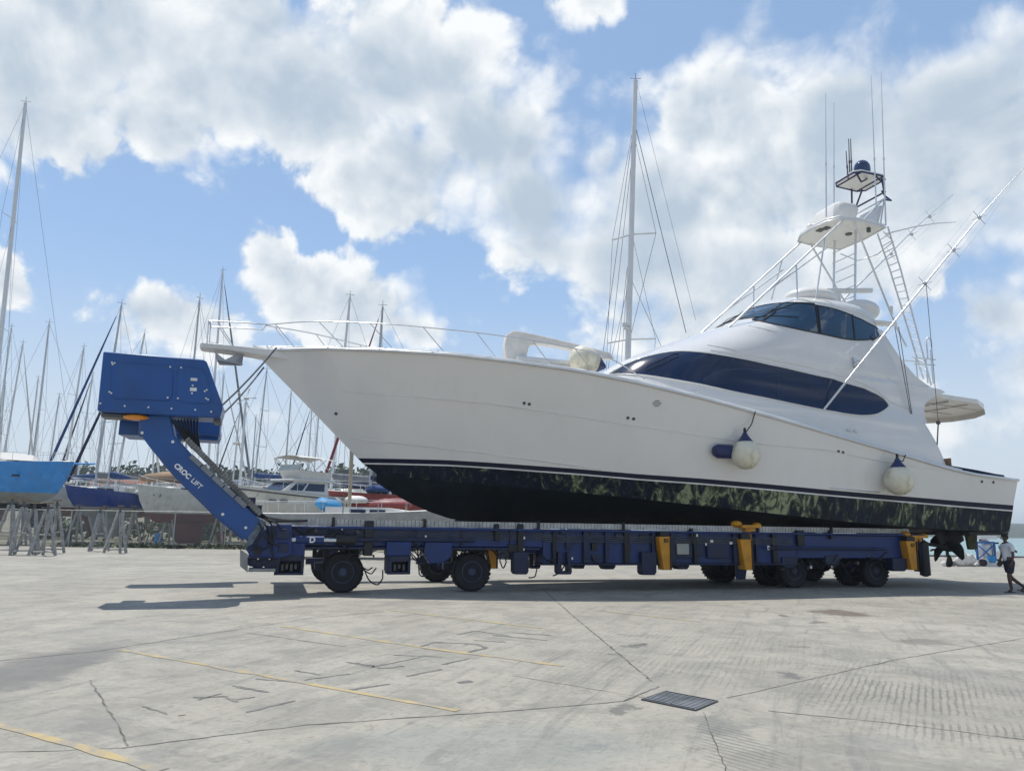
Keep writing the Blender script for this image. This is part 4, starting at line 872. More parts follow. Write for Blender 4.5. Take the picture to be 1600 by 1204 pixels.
def cabinet(u0, v0, u1, v1):
    o = part('hydraulic_cabinet', M_bluex, lambda q: (tbox(q, u0, v0, u1, v0+(v1-v0)*.32, -2.6, -2.0), tbox(q, u0, v1-4, u1, v1, -2.6, -2.0), tbox(q, u0, v0, u0+6, v1-4, -2.6, -2.0), tbox(q, u1-3, v0, u1, v1-4, -2.6, -2.0), tbox(q, u0, v0, u1, v1, -2.2, -2.1)))
    q = MB()
    for k in range(4): tbox(q, u0+9+7*k, v0+(v1-v0)*.45, u0+13+7*k, v1-6-3*(k % 2), -2.45, -2.25)
    q.build('valve', M_dgrey, o, 0, .01)
cabinet(430, 866, 474, 898); cabinet(606, 868, 641, 897)
for a_ in [(432, 846, 476, 868, -2.6, -2.1), (605, 846, 642, 868, -2.6, -2.1), (664, 846, 706, 868, -2.5, -2.0)]: part('valve_cover', M_blueshade, lambda q: tbox(q, *a_), .02)
part('valve_cover', M_blueshade, lambda q: tpoly(q, [(664, 866), (706, 866), (703, 872), (690, 880), (672, 880)], -2.5, -2.2), .02)
# steering cylinder and tie rod
cy = part('steering_cylinder', M_blueshade, lambda q: q.tube([bt(462, 843, -2.55), bt(506, 843.5, -2.55)], .10, 14), 0, None, 50)
q = MB(); q.tube([bt(506, 843.5, -2.55), bt(545, 844, -2.55)], .05, 10); q.tube([bt(448, 843, -2.55), bt(464, 843, -2.55)], .07, 10); q.build('piston_rod', M_steel, cy, 50)
q = MB(); q.tube([bt(525, 842, -2.5), bt(556, 843, -2.5)], .12, 12); q.build('rod_clevis', M_black, cy, 50)
part('tie_rod', M_bluex, lambda q: q.tube([bt(550, 843, -2.5), bt(742, 844, -2.5)], .045, 10), 0, None, 60)
part('tie_rod', M_bluex, lambda q: q.tube([bt(1200, 856, -2.5), bt(1385, 858, -2.5)], .04, 10), 0, None, 60)
def letter(body, u, v, sz, t_, m, bold=.004, par=None):
    a = bt(u, v, t_); tx = text_mb(body, sz, a, BD, ZZ, .003, bold); tx.build('lettering', m, par or T, 0)
letter('D', 483, 847, .19, -2.66, M_text, .008, cy); letter('B', 1199, 858.5, .17, -2.52, M_text, .004)
# wheels
M_rim = mat('dusty_blue_rim', (.045, .065, .12), .55, var=.3, scale=6, dirt=(.09, .085, .08), dscale=5, damt=.5)
def wheel(s, t_, yaw=0.0, brg=True):
    c_ = B(s, t_, .5); ax = Matrix.Rotation(yaw, 3, 'Z') @ -BN; q = MB()
    q.lathe([(.27, -.17), (.30, -.185), (.33, -.178), (.36, -.19), (.42, -.182), (.45, -.187), (.485, -.15), (.50, -.10), (.502, 0), (.50, .10), (.485, .15), (.45, .187), (.42, .182), (.36, .19), (.33, .178), (.30, .185), (.27, .17)], c_, ax, 40)
    e1 = ax.orthogonal().normalized(); e2 = ax.cross(e1)
    for k in range(26):
        a = 2*PI*k/26; rr = e1*math.cos(a)+e2*math.sin(a); tt = ax.cross(rr)
        for sd in (-1, 1): q.box(c_+rr*.492+ax*sd*.10+tt*.02*sd, .16, .055, .03, (ax+tt*.45*sd).normalized(), tt, rr)
    o = q.build('wheel', M_rub, T, 40)
    q = MB(); q.lathe([(.28, .02), (.28, .172), (.25, .178), (.225, .10), (.15, .085), (.12, .10), (.11, .17), (.08, .19), (.02, .19)], c_, ax, 28); q.build('rim', M_rim, o, 30)
    q = MB()
    for k in range(8): a = 2*PI*k/8; q.lathe([(.016, 0), (.016, .03)], c_+(e1*math.cos(a)+e2*math.sin(a))*.17+ax*.09, ax, 6)
    q.build('wheel_nuts', M_dgrey, o, 0)
BG = [(0, -1.75, -.05), (3.3, -1.75, 0), (13.2, -1.75, .1), (16.2, -1.75, .06), (-.1, 1.72, 0), (3.1, 1.72, 0), (12.5, 1.2, 0), (16.3, 1.72, 0)]
for k, (s, t_, yw) in enumerate(BG):
    wheel(s, t_, yw)
    if s > 10: wheel(s-.25, t_+(.75 if t_ < 0 else -.75), yw+.05); 
    sg = -1 if t_ < 0 else 1
    zt = 1.10 if s < 10 else .95
    part('suspension_leg', M_bluex, lambda q: (q.box(B(s+.1, t_+.34*-sg, .82), .34, .24, .9, BD, BN), q.box(B(s-.28, t_+.3*-sg, .62), .8, .2, .18, BD, BN), q.tube([B(s, t_, .5), B(s, t_-sg*.6, .5)], .08, 10)), .01)
    part('suspension_ram', M_steel, lambda q: (q.tube([B(s-.12, t_-.06, .98), B(s-.12, t_-.06, zt+.02)], .05, 10), q.tube([B(s+.35, t_+.1, .7), B(s+.28, t_+.1, zt)], .035, 8)), 0, None, 50)
    part('ram_mount', M_black, lambda q: (q.box(B(s, t_+.05, zt+.0), .75, .5, .16, BD, BN), q.box(B(s+.3, t_+.15, .85), .18, .2, .5, BD, BN), q.box(B(s-.42, t_+.15, .9), .12, .2, .42, BD, BN)), .01)
part('mudguard', M_blueshade, lambda q: tpoly(q, [(1150, 868), (1170, 868), (1165, 905), (1152, 905)], -1.2, -1.1), .01)
part('oil_tank', M_black, lambda q: q.lathe([(.05, -.5), (.3, -.46), (.3, .46), (.05, .5)], B(14.7, -.9, .72), BD, 16), 0)
# vertical support legs under the hull
def leg(u0, v0, u1, v1, t_, m, txt=None, pad=None, wd=.34):
    s0, _, z0 = inv(bt(u0, v0, t_)); s1, _, z1 = inv(bt(u1, v1, t_)); 
    q = MB(); q.prism([B(s0-.03, t_, z0), B(s1, t_, z0), B(s1, t_, z1), B(s0+.10, t_, z1)], BN*wd); o = q.build('support_leg', m, T, 0, .012)
    q = MB(); q.box(B((s0+s1)/2, t_+wd/2, z0+.06), (s1-s0)*.8, wd*.8, .16, BD, BN); q.box(B(s1-.03, t_-.012, (z0+z1)/2), .04, .03, abs(z1-z0)*.98, BD, BN); q.build('leg_collar', M_black if m is M_yel else m, o, 0)
    if txt: letter(txt, u0+(u1-u0)*.32, v0+9, .15, t_-.006, M_black, .004, o)
    if pad:
        c_ = bt(*pad, t_+.3); q = MB(); q.box(c_, .62, .5, .08, BD+ZZ*.02, BN); q.box(c_-ZZ*.08, .3, .3, .12, BD, BN); q.ball(c_-BD*.35+ZZ*.06, .16, .2, .10); q.ball(c_+BD*.32+ZZ*.04, .12, .2, .08); q.lathe([(.12, -.35), (.12, 0)], c_-ZZ*.05, ZZ, 12)
        q.build('hull_pad', M_yel, o, 40)
leg(1031, 838, 1050, 890, -2.62, M_yel, 'B5'); leg(1158, 842, 1178, 890, -2.62, M_yel, None, (1167, 822)); leg(1417, 845, 1436, 890, -2.62, M_yel, 'B7', (1428, 838)); leg(763, 852, 778, 888, -1.9, M_yel)
def bracket(u0, v0, u1, v1, t_, hollow):
    def f(q):
        if hollow: tpoly(q, [(u0, v0), (u0+5, v0), (u0+6, v1-5), (u1-5, v1-5), (u1-8, v0), (u1-3, v0), (u1, v1-4), (u1-2, v1), (u0+2, v1), (u0, v1-4)], t_, t_+.3)
        else: tpoly(q, [(u0, v0), (u1, v0), (u1, v1-4), (u1-3, v1), (u0+3, v1), (u0, v1-4)], t_, t_+.3)
    part('hanging_bracket', M_bluex, f, .008)
for a in [(803, 862, 826, 897, -2.5, 0), (828, 864, 845, 888, -1.6, 1), (872, 862, 894, 897, -2.5, 1), (896, 864, 914, 888, -1.6, 1), (942, 862, 962, 889, -2.0, 0), (1003, 862, 1026, 898, -2.5, 0), (1057, 862, 1077, 889, -2.2, 0), (925, 866, 940, 876, -2.4, 0), (1222, 870, 1246, 886, -2.4, 0), (1290, 868, 1312, 884, -2.4, 0), (1395, 872, 1417, 892, -2.5, 0)]: bracket(*a)
part('end_roller', M_black, lambda q: (tbox(q, 1436, 842, 1441, 893, -2.5, -2.2), q.lathe([(.05, -.55), (.16, -.5), (.16, .5), (.05, .55)], bt(1444, 872, -2.3), ZZ, 12), tbox(q, 1441, 850, 1448, 868, -2.4, -2.2)), .01)
part('end_plate', M_blueshade, lambda q: q.box(B(17.75, 0, 1.1), .12, 4.6, .7, BD, BN), .01)
for pl in ([(566, 884), (576, 905), (590, 913), (598, 903), (598, 890)], [(566, 889), (580, 896), (588, 887)], [(563, 884), (575, 890), (582, 886)], [(783, 868), (781, 876), (786, 887), (791, 878), (789, 869)], [(847, 868), (856, 876), (870, 872)], [(840, 885), (836, 900), (826, 902)], [(884, 880), (876, 893), (864, 899)], [(925, 872), (934, 881), (941, 878)], [(652, 850), (655, 896), (668, 898)], [(1290, 880), (1300, 888), (1312, 880)], [(525, 850), (538, 860), (545, 852)]):
    part('hanging_hose', M_black, lambda q: q.tube([bt(*p_, -2.45) for p_ in spl(pl, 4)], .018, 6), 0, None, 60)
part('hydraulic_pipes', M_dgrey, lambda q: [q.tube([B(-1.0, -2.37, 1.50-.05*k), B(5.0, -2.37, 1.50-.05*k), B(5.2, -2.42, 1.45-.05*k), B(12.8, -2.45, 1.44-.05*k)], .013, 5) for k in range(4)], 0, None, 60)
rnd = random.Random(5)
for (u0, v0, u1, v1, t_) in [(518, 846, 606, 868, -2.25), (700, 848, 770, 866, -2.25), (1180, 862, 1290, 886, -2.35), (1300, 862, 1392, 886, -2.35), (436, 822, 560, 836, -2.42), (640, 846, 664, 870, -2.3)]:
    for k in range(int((u1-u0)/9)):
        u, v = rnd.uniform(u0, u1), rnd.uniform(v0, v1); w_ = rnd.uniform(2, 5); h_ = rnd.uniform(2, 6)
        part('valve_block' if k % 2 else 'pipe_clamp', (M_black, M_dgrey, M_bluex, M_alu)[k % 4 if k % 8 != 3 else 0], lambda q: tbox(q, u, v, u+w_, v+h_, t_, t_+.12), .006)
    for k in range(5):
        a = (rnd.uniform(u0, u1), rnd.uniform(v0, v1)); b_ = (a[0]+rnd.uniform(12, 34), rnd.uniform(v0, v1)); m_ = ((a[0]+b_[0])/2, max(a[1], b_[1])+rnd.uniform(2, 9))
        part('hydraulic_hose', M_black, lambda q: q.tube([bt(*p_, t_-.05) for p_ in spl([a, m_, b_], 6)], .016, 6), 0, None, 60)
# mooring ropes from the bow down to the lift head
for k, (a, b_, ta, tb) in enumerate([((432, 543), (346, 634), -1.1, -2.3), ((412, 574), (345, 650), -.3, -2.4)]):
    p0, p1 = bt(*a, ta), bt(*b_, tb); m_ = (p0+p1)/2-ZZ*.06; q = MB(); q.tube([p0, p0.lerp(p1, .25)-ZZ*.045, m_, p0.lerp(p1, .75)-ZZ*.045, p1], .022, 6)
    solo(q, 'mooring_rope', M_rope, p1, ['upper grey mooring rope tied from the yacht bow to the lift head', 'lower grey mooring rope tied from the yacht stem to the lift head'][k], 'rope', 'bow ropes', 60)
# ================================================================== BOATYARD BOATS, FENCE, STANDS
M_mast = mat('mast_alloy', (.50, .51, .52), .4, .4, var=.08); M_mastw = mat('white_mast', (.74, .75, .76), .35, var=.04); M_mastb = mat('tan_mast', (.36, .31, .22), .6)
M_wire = mat('rigging_wire', (.10, .105, .12), .5)
M_deckw = mat('boat_deck_white', (.68, .67, .63), .5, var=.06)
M_redaf = mat('red_antifouling', (.16, .035, .03), .75, var=.25); M_blaf = mat('blue_antifouling', (.05, .10, .17), .75, var=.25); M_graf = mat('grey_primer_bottom', (.32, .33, .33), .75, var=.15)
HC = {'blue': mat('bright_blue_hull', (.015, .27, .70), .25, coat=.4), 'navy': mat('navy_hull', (.014, .055, .26), .25, coat=.4), 'white': mat('white_hull', (.66, .655, .62), .3, dirt=(.42, .38, .3), dscale=1.5, damt=.35, streak=True), 'grey': mat('grey_hull', (.34, .355, .36), .45, dirt=(.2, .19, .17), damt=.4), 'red': mat('red_hull', (.30, .05, .045), .5), 'cream': mat('cream_hull', (.70, .68, .60), .3)}
COV = {'blue': mat('blue_sail_cover', (.02, .06, .19), .8, bump=.4, bscale=6), 'tan': mat('tan_canvas', (.30, .20, .12), .85, bump=.4, bscale=6), 'grey': mat('grey_canvas', (.20, .21, .23), .85, bump=.4, bscale=6), 'white': M_canvas, 'red': mat('dark_red_canvas', (.22, .04, .045), .85), 'navy': mat('navy_canvas', (.015, .02, .06), .85), 'lblue': mat('light_blue_tarp', (.03, .24, .50), .6, bump=.5, bscale=5)}
def hull_rows(L, Bm, zd, fb, dr):   # local hull lines: bow at +x
    N_ = 16; lines = []
    for (x0, x1, bm, z, rise) in ((L/2, -L/2, Bm/2, zd, .28), (L/2-.35, -L/2+.05, Bm/2*.97, zd-fb*.55, .1), (L/2-.9, -L/2+.25, Bm/2*.86, zd-fb, 0), (L/2-1.5, -L/2+1.0, Bm/2*.5, zd-fb-dr*.7, 0), (L/2-2.0, -L/2+1.8, .02, zd-fb-dr, 0)):
        r = []
        for k in range(N_+1):
            f = k/N_; b_ = bm*(1-(1-min(f/.6, 1))**2.0) - bm*.28*max(0, (f-.6)/.4)**2; zz = z+rise*((1-f)**2*1.6+.2*f*f); r.append(V((x0+(x1-x0)*f, b_, zz)))
        lines.append(r)
    return lines
def sailboat(label, Yd, mt, mb_, L, yaw, hull='white', af='red', cover='blue', furl=None, fb=1.25, r=.085, bm=None, far=False, spread=2, mm=None, zoff=None, mx=.08, cabin=True, boom=True, draft=None, name='sailboat', rig=True, group='sailboats laid up behind the fence'):
    pm = at(*mb_, Yd); pt = at(*mt, Yd); zd = max(1.6, pm.z); Bm = bm or L*.3
    R3 = Matrix.Rotation(yaw, 3, 'Z'); base = V((pm.x, pm.y, 0))-R3 @ V((mx*L, 0, 0))
    o = thing(name, base, label, 'sailboat', group, yaw); Mt = WM[o.name]; Mi = Mt.inverted(); G = lambda *p_: Mt @ V(p_)
    lines = hull_rows(L, Bm, zd, fb, .7)
    def P_(nm, m, f, par=None, sm=40): q = MB(); f(q); return q.build(nm, m, par or o, sm)
    def skin(a, b_): return lambda q: [q.grid([[G(p_.x, p_.y*sg, p_.z) for p_ in l] for l in lines[a:b_+1]]) for sg in (1, -1)]+[q.add([G(l[-1].x, l[-1].y*sg, l[-1].z) for l in lines[a:b_+1] for sg in (1, -1)], [(2*i, 2*i+1, 2*i+3, 2*i+2) for i in range(b_-a)])]
    P_('hull', HC[hull], skin(0, 2)); P_('antifouling', {'red': M_redaf, 'blue': M_blaf, 'grey': M_graf, 'navy': M_bot}[af], skin(2, 4))
    P_('deck', M_deckw, lambda q: q.grid([[G(p_.x, p_.y*f, p_.z-.02+.08*(1-f*f)) for f in (1, .5, 0, -.5, -1)] for p_ in lines[0]]))
    if not far or cabin:
        def cab(q):
            l0, l1, hw, ht = -.12*L, .26*L, Bm*.27, .45
            ring = [(l1+.3, .02), (l1, hw*.6), (l1-.8, hw), (l0, hw*1.1)]
            lo = [G(x, y_, zd) for x, y_ in ring]+[G(x, -y_, zd) for x, y_ in ring[::-1]]; hi = [G(x-.25 if x > 0 else x, y_*.82, zd+ht*(.7 if x > l1-.1 else 1)) for x, y_ in ring]+[G(x-.25 if x > 0 else x, -y_*.82, zd+ht*(.7 if x > l1-.1 else 1)) for x, y_ in ring[::-1]]
            q.grid([lo+[lo[0]], hi+[hi[0]]]); q.add(hi, [tuple(range(8))])
        cb = P_('coach_roof', M_deckw, cab)
        if not far:
            for sg in (1, -1):
                for x in (.0, .09): P_('portlight', M_glass, lambda q: q.box(G(x*L+.3, sg*Bm*.268, zd+.25), .8, .05, .16, R3 @ V((1, 0, 0)), R3 @ V((0, 1, 0))), cb, 0)
    P_('keel', {'red': M_redaf, 'blue': M_blaf, 'grey': M_graf, 'navy': M_bot}[af], lambda q: q.prism([G(-.05*L-1.1, -.12, zd-fb-.6), G(.05*L+1.0, -.12, zd-fb-.6), G(.05*L+.3, -.12, max(.15, zd-fb-2.2)), G(-.05*L-.8, -.12, max(.15, zd-fb-2.2))], R3 @ V((0, .24, 0))))
    if not far:
        P_('rudder', M_graf, lambda q: q.prism([G(-.42*L, -.04, zd-fb-.05), G(-.36*L, -.04, zd-fb-.05), G(-.37*L, -.04, zd-fb-1.3), G(-.41*L, -.04, zd-fb-1.3)], R3 @ V((0, .08, 0))))
        def rails(q):
            for sg in (1, -1):
                ps = [l for l in lines[0][::2]]; q.tube([G(p_.x*.985, p_.y*sg*.95, p_.z+.62) for p_ in ps], .018, 5)
                for p_ in ps: q.tube([G(p_.x*.985, p_.y*sg*.95, p_.z), G(p_.x*.985, p_.y*sg*.95, p_.z+.62)], .016, 5)
        P_('guard_rail', M_steel, rails)
    mm = mm or (M_mastw if r > .11 else M_mast); mh = (pt-pm); H_ = mh.length; ua = mh.normalized()
    mo = P_('mast', mm, lambda q: q.tube([pm-ZZ*.3, pm.lerp(pt, .55), pt], [r, r*.95, r*.72], 8), None, 60)
    P_('masthead_gear', M_wire, lambda q: (q.tube([pt, pt+ZZ*.5], .018, 4), q.tube([pt+ZZ*.15-R3 @ V((.35, 0, 0)), pt+ZZ*.15+R3 @ V((.35, 0, 0))], .02, 4)), mo, 60)
    bow = G(L/2-.1, 0, zd+.35); st_ = G(-L/2+.1, 0, zd+.2); side = [G(mx*L-.15, sg*Bm*.47, zd) for sg in (1, -1)]
    sps = []
    for k in range(spread):
        f = (.36, .66)[k] if spread == 2 else .48; c_ = pm.lerp(pt, f); wd = Bm*.36*(1-.25*k); a, b_ = c_+R3 @ V((-.25, wd, .05)), c_+R3 @ V((-.25, -wd, .05)); sps.append((a, b_))
        P_('spreader', mm, lambda q: q.tube([a, c_, b_], .03, 5), mo, 60)
    wr = .011 if not far else .012
    def stays(q):
        q.tube([bow, pt], wr, 4); q.tube([st_, pt], wr, 4)
        for i, sgn in ((0, 1), (1, -1)):
            ch = [side[i]]+[s_[i] for s_ in sps]+[pm.lerp(pt, .98)]
            q.tube(ch, wr, 4)
            if sps: q.tube([side[i], pm.lerp(pt, (.36 if spread == 2 else .48))], wr, 4)
            if len(sps) > 1: q.tube([sps[0][i], pm.lerp(pt, .66)], wr*.9, 4)
    if rig: P_('rigging', M_wire, stays, None, 60)
    if furl: P_('furled_sail', COV[furl], lambda q: q.tube([bow.lerp(pt, .03), bow.lerp(pt, .2), bow.lerp(pt, .7), bow.lerp(pt, .93)], [.09, .115, .08, .03], 8), None, 60)
    if boom:
        b0 = pm+ua*1.1; b1 = G(-.28*L, 0, zd+1.15); bo = P_('boom', mm, lambda q: q.tube([b0, b1], .07, 6), None, 60)
        if cover: P_('sail_cover', COV[cover], lambda q: q.tube([b0+ZZ*.35, b0.lerp(b1, .15)+ZZ*.24, b0.lerp(b1, .6)+ZZ*.16, b1+ZZ*.1], [.16, .24, .19, .1], 8, flat=1.2), bo, 60)
    return o, G, zd, Mt
A180 = PI
sb = sailboat('bright blue hulled sailboat with tall white mast at the far left', 54, (40, 161), (-20, 727), 14, Rd(8), 'blue', 'grey', 'white', None, 1.85, .16, 4.2, mx=.09)
o, G, zd, Mt = sb
q = MB(); q.tube([G(6.6, 0, zd+.25), G(8.4, 0, zd+.3)], .07, 6); q.build('bowsprit', HC['blue'], o, 60)
q = MB(); q.add([G(-1, -1.2, zd+.5), G(4.5, -.7, zd+.35), G(4.5, .7, zd+.35), G(-1, 1.2, zd+.5), G(-1, 0, zd+1.3), G(4.2, 0, zd+.8)], [(0, 1, 5, 4), (3, 2, 5, 4), (1, 2, 5), (0, 3, 4)]); q.build('deck_tarp', COV['white'], o, 40)
for x in (0, 3.6): q = MB(); q.box(G(x+.5, -1.95, zd-.75), .42, .3, .16); q.build('portlight', M_glass, o, 0, .03)
sailboat('white sailboat whose thick blue furled sail slants up behind the lift head', 62, (190, 476), (147, 768), 10, Rd(180+55), 'white', 'red', 'grey', 'blue', 1.3, .10)
sailboat('navy hulled sailboat with white deck and blue boom cover behind the fence', 58, (196, 560), (166, 770), 7.2, Rd(250), 'navy', 'grey', 'blue', 'navy', 1.05, .085, mx=.0)
sailboat('white hulled sailboat with red antifouling standing behind the lift arm', 57, (312, 468), (284, 770), 9.5, Rd(180+66), 'white', 'red', 'tan', None, 1.5, .09)
sailboat('tall masted sailboat with white furled genoa behind the yacht bow pulpit', 70, (348, 424), (322, 768), 13, Rd(-25), 'white', 'blue', 'blue', 'grey', 1.4, .12)
so_ = sailboat('sailboat with a wind generator pole between the lift head and the motor cruiser', 66, (384, 627), (374, 768), 10, Rd(160), 'cream', 'blue', None, None, 1.2, .13, spread=0, boom=False)
o, G, zd, Mt = so_
pp = at(385, 622, 66); q = MB(); q.ball(pp, .25, .12, .12); 
for k in range(5): a = 2*PI*k/5+.3; q.prism([pp+V((.1*math.sin(a), -.1, .1*math.cos(a))), pp+V((.9*math.sin(a+.08), -.12, .9*math.cos(a+.08))), pp+V((.9*math.sin(a-.06), -.1, .9*math.cos(a-.06)))], V((0, .03, 0)))
q.build('wind_generator', M_deckw, o, 0)
pp = at(379, 693, 66); q = MB(); q.lathe([(.02, -.1), (.3, -.08), (.3, .08), (.05, .14)], pp-V((.5, 0, 0)), ZZ, 14); q.box(pp-V((.2, 0, .1)), .6, .1, .06); q.build('radar_dome', M_deckw, o, 40)
sailboat('white sailboat with slim grey mast just left of the white motor cruiser', 72, (417, 578), (396, 766), 10, Rd(170), 'white', 'blue', 'blue', None, 1.2, .08)
sailboat('grey hulled sailboat with a tall bare mast beside the yacht bow stem', 60, (547, 463), (516, 772), 12, Rd(180+20), 'grey', 'navy', 'grey', None, 1.3, .12)
sailboat('red hulled sailboat with dark red furled sail under the yacht bow', 58, (598, 479), (577, 776), 12, Rd(180+12), 'red', 'navy', 'navy', 'red', 1.5, .11, mm=M_mast, mx=.19)
so_ = sailboat('long low grey decked sailboat with tan mast just behind the boat lift', 40, (557, 560), (545, 806), 11, Rd(6), 'grey', 'grey', None, None, 1.0, .10, mm=M_mastb, spread=1, mx=-.02, boom=False)
so_ = sailboat('very tall white masted sailing yacht hidden behind the white yacht, centre', 44, (993, 126), (975, 760), 17, Rd(0), 'white', 'blue', 'grey', None, 1.5, .19, mm=M_mastw, spread=0, rig=False)
o = so_[0]; ym = 44
for a, b_, c_ in [((957, 375), (988, 366), (1025, 364)), ((949, 536), (983, 530), (1024, 529))]: q = MB(); q.tube([at(*a, ym-.5), at(*b_, ym), at(*c_, ym+.4)], .05, 6); q.build('spreader', M_mastw, o, 60)
for pl, rr in [([(988, 205), (957, 375), (949, 536), (946, 620)], .012), ([(989, 206), (941, 560)], .016), ([(989, 230), (950, 580)], .014), ([(990, 330), (962, 580)], .014), ([(984, 380), (970, 580)], .012), ([(983, 440), (955, 560)], .012), ([(994, 225), (1025, 364), (986, 522)], .014), ([(994, 202), (1072, 520)], .022), ([(996, 134), (1087, 500)], .010), ([(989, 372), (1024, 529), (1022, 560)], .012), ([(988, 440), (1035, 545)], .014), ([(978, 530), (976, 620)], .014)]: q = MB(); q.tube([at(*p_, ym) for p_ in pl], rr, 5); q.build('stay', M_wire, o, 60)
q = MB(); q.box(at(979, 507, ym-.3), .5, .3, .18); q.box(at(979, 513, ym-.3), .35, .3, .1); q.build('radar_bracket', M_mastw, o, 0)
FAR = [(18, 511, -16, 764, 82), (36, 536, -3, 764, 90), (77, 505, 47, 766, 72), (131, 543, 97, 766, 78), (93, 617, 71, 767, 100), (145, 585, 118, 766, 88), (246, 598, 237, 764, 92), (226, 521, 178, 766, 74), (160, 655, 146, 768, 100), (290, 640, 277, 766, 110), (455, 612, 443, 770, 95), (488, 630, 478, 772, 110), (505, 560, 488, 770, 98), (350, 585, 336, 768, 96), (60, 590, 38, 765, 105), (8, 600, -8, 764, 100), (400, 650, 392, 768, 118), (375, 640, 362, 768, 108)]
wh = ['at far left', 'left of lift head', 'behind lift arm', 'right of lift head', 'below yacht bow']
for k, (u0, v0, u1, v1, Yd) in enumerate(FAR):
    hcol = ['white', 'cream', 'white', 'grey', 'navy', 'white'][k % 6]
    cvr = ['blue', 'grey', 'blue', 'tan', 'white'][k % 5]
    pl = wh[0] if u0 < 60 else wh[1] if u0 < 165 else wh[2] if u0 < 300 else wh[3] if u0 < 440 else wh[4]
    hts = ['tall', 'medium', 'short'][0 if v0 < 560 else 1 if v0 < 620 else 2]
    sailboat('distant %s hulled sailboat with %s mast and %s boom cover %s' % (hcol, hts, cvr, pl), Yd, (u0, v0), (u1, v1), random.Random(k).uniform(9, 12), Rd([170, 15, 200, -20, 185, 150][k % 6]), hcol, ['red', 'blue', 'navy'][k % 3], cvr, [None, 'white', None, None, None, 'navy'][k % 6], 1.2, .115, far=True, spread=1+(k % 2))
# motor cruiser on the hard
p0 = at(449, 790, 53); mc = thing('motor_cruiser', (p0.x, p0.y, 0), 'cream flybridge motor cruiser with raked windscreen and white bimini, ashore', 'motor boat', None, Rd(180+60)); G = lambda *a: WM[mc.name] @ V(a); R3 = WM[mc.name].to_3x3()
L, Bm, zd, fb = 8.8, 3.2, at(450, 774, 53).z, 1.6
ln_ = hull_rows(L, Bm, zd, fb, .5)
for l in ln_:
    for p_ in l:
        if p_.x < -1: p_.y = max(p_.y, Bm/2*.86*(1 if l in ln_[:3] else .5 if l is ln_[3] else .0))
def MP(nm, m, f, par=None, sm=40, bv=0): q = MB(); f(q); return q.build(nm, m, par or mc, sm, bv)
MP('hull', HC['cream'], lambda q: [q.grid([[G(p_.x, p_.y*sg, p_.z) for p_ in l] for l in ln_]) for sg in (1, -1)])
MP('deck', M_deckw, lambda q: q.grid([[G(p_.x, p_.y*f, p_.z+.02) for f in (1, 0, -1)] for p_ in ln_[0]]))
MP('rub_rail', M_dgrey, lambda q: [q.tube([G(p_.x, p_.y*sg*1.01, p_.z-.18) for p_ in ln_[0]], .05, 6) for sg in (1, -1)])
for sg in (1, -1):
    for x in (1.6, 2.5): MP('portlight', M_black, lambda q: q.box(G(x, sg*(Bm/2*.84-.12*(x-1.6)), zd-.42), .42, .25, .14, R3 @ V((1, -.18*sg, 0)).normalized(), R3 @ V((.18*sg, 1, 0)).normalized()))
def cabn(q):
    lo = [G(1.9, 1.0, zd), G(-2.6, 1.3, zd), G(-2.6, -1.3, zd), G(1.9, -1.0, zd)]; hi = [G(.4, .95, zd+.95), G(-2.6, 1.15, zd+1.0), G(-2.6, -1.15, zd+1.0), G(.4, -.95, zd+.95)]
    q.grid([lo+[lo[0]], hi+[hi[0]]]); q.add(hi, [(0, 1, 2, 3)])
cb = MP('cabin', M_deckw, cabn, None, 30)
def fp(a, b_, c_, d_, f): return [a.lerp(b_, f[0]).lerp(d_.lerp(c_, f[0]), f[1]), a.lerp(b_, f[2]).lerp(d_.lerp(c_, f[2]), f[1]), a.lerp(b_, f[2]).lerp(d_.lerp(c_, f[2]), f[3]), a.lerp(b_, f[0]).lerp(d_.lerp(c_, f[0]), f[3])]
lo = [G(1.9, 1.0, zd), G(-2.6, 1.3, zd), G(-2.6, -1.3, zd), G(1.9, -1.0, zd)]; hi = [G(.4, .95, zd+.95), G(-2.6, 1.15, zd+1.0), G(-2.6, -1.15, zd+1.0), G(.4, -.95, zd+.95)]
for (a, b_, c_, d_, fs) in ((lo[3], lo[0], hi[0], hi[3], [(.03, .3, .33, .92), (.36, .3, .64, .92), (.67, .3, .97, .92)]), (lo[0], lo[1], hi[1], hi[0], [(.12, .35, .4, .88), (.45, .35, .9, .88)]), (lo[2], lo[3], hi[3], hi[2], [(.1, .35, .55, .88), (.6, .35, .88, .88)])):
    nn = (b_-a).cross(d_-a).normalized(); ctr = G(-.5, 0, zd+.5); nn = nn if nn.dot(a-ctr) > 0 else -nn
    for f in fs: MP('window', M_glass, lambda q: q.prism([x+nn*.02 for x in fp(a, b_, c_, d_, f)], -nn*.015), cb, 0)
MP('cabin_roof', M_deckw, lambda q: q.prism([G(.75, 1.05, zd+.95), G(-3.1, 1.35, zd+1.0), G(-3.1, -1.35, zd+1.0), G(.75, -1.05, zd+.95)], ZZ*.16), None, 30, .05)
MP('flybridge', M_deckw, lambda q: (lambda lo_, hi_: q.grid([lo_+[lo_[0]], hi_+[hi_[0]]]))([G(-.3, .9, zd+1.15), G(-2.9, 1.1, zd+1.15), G(-2.9, -1.1, zd+1.15), G(-.3, -.9, zd+1.15)], [G(.1, 1.0, zd+1.75), G(-2.9, 1.2, zd+1.7), G(-2.9, -1.2, zd+1.7), G(.1, -1.0, zd+1.75)]), None, 30)
MP('bimini', M_canvas, lambda q: q.grid([[G(x, y_, zd+2.62+.2*(1-(y_/1.3)**2)-.06*(x+1.2)**2*.3) for y_ in (-1.3, -.8, 0, .8, 1.3)] for x in (.3, -.4, -1.2, -2.2, -3.2)]), None, 60)
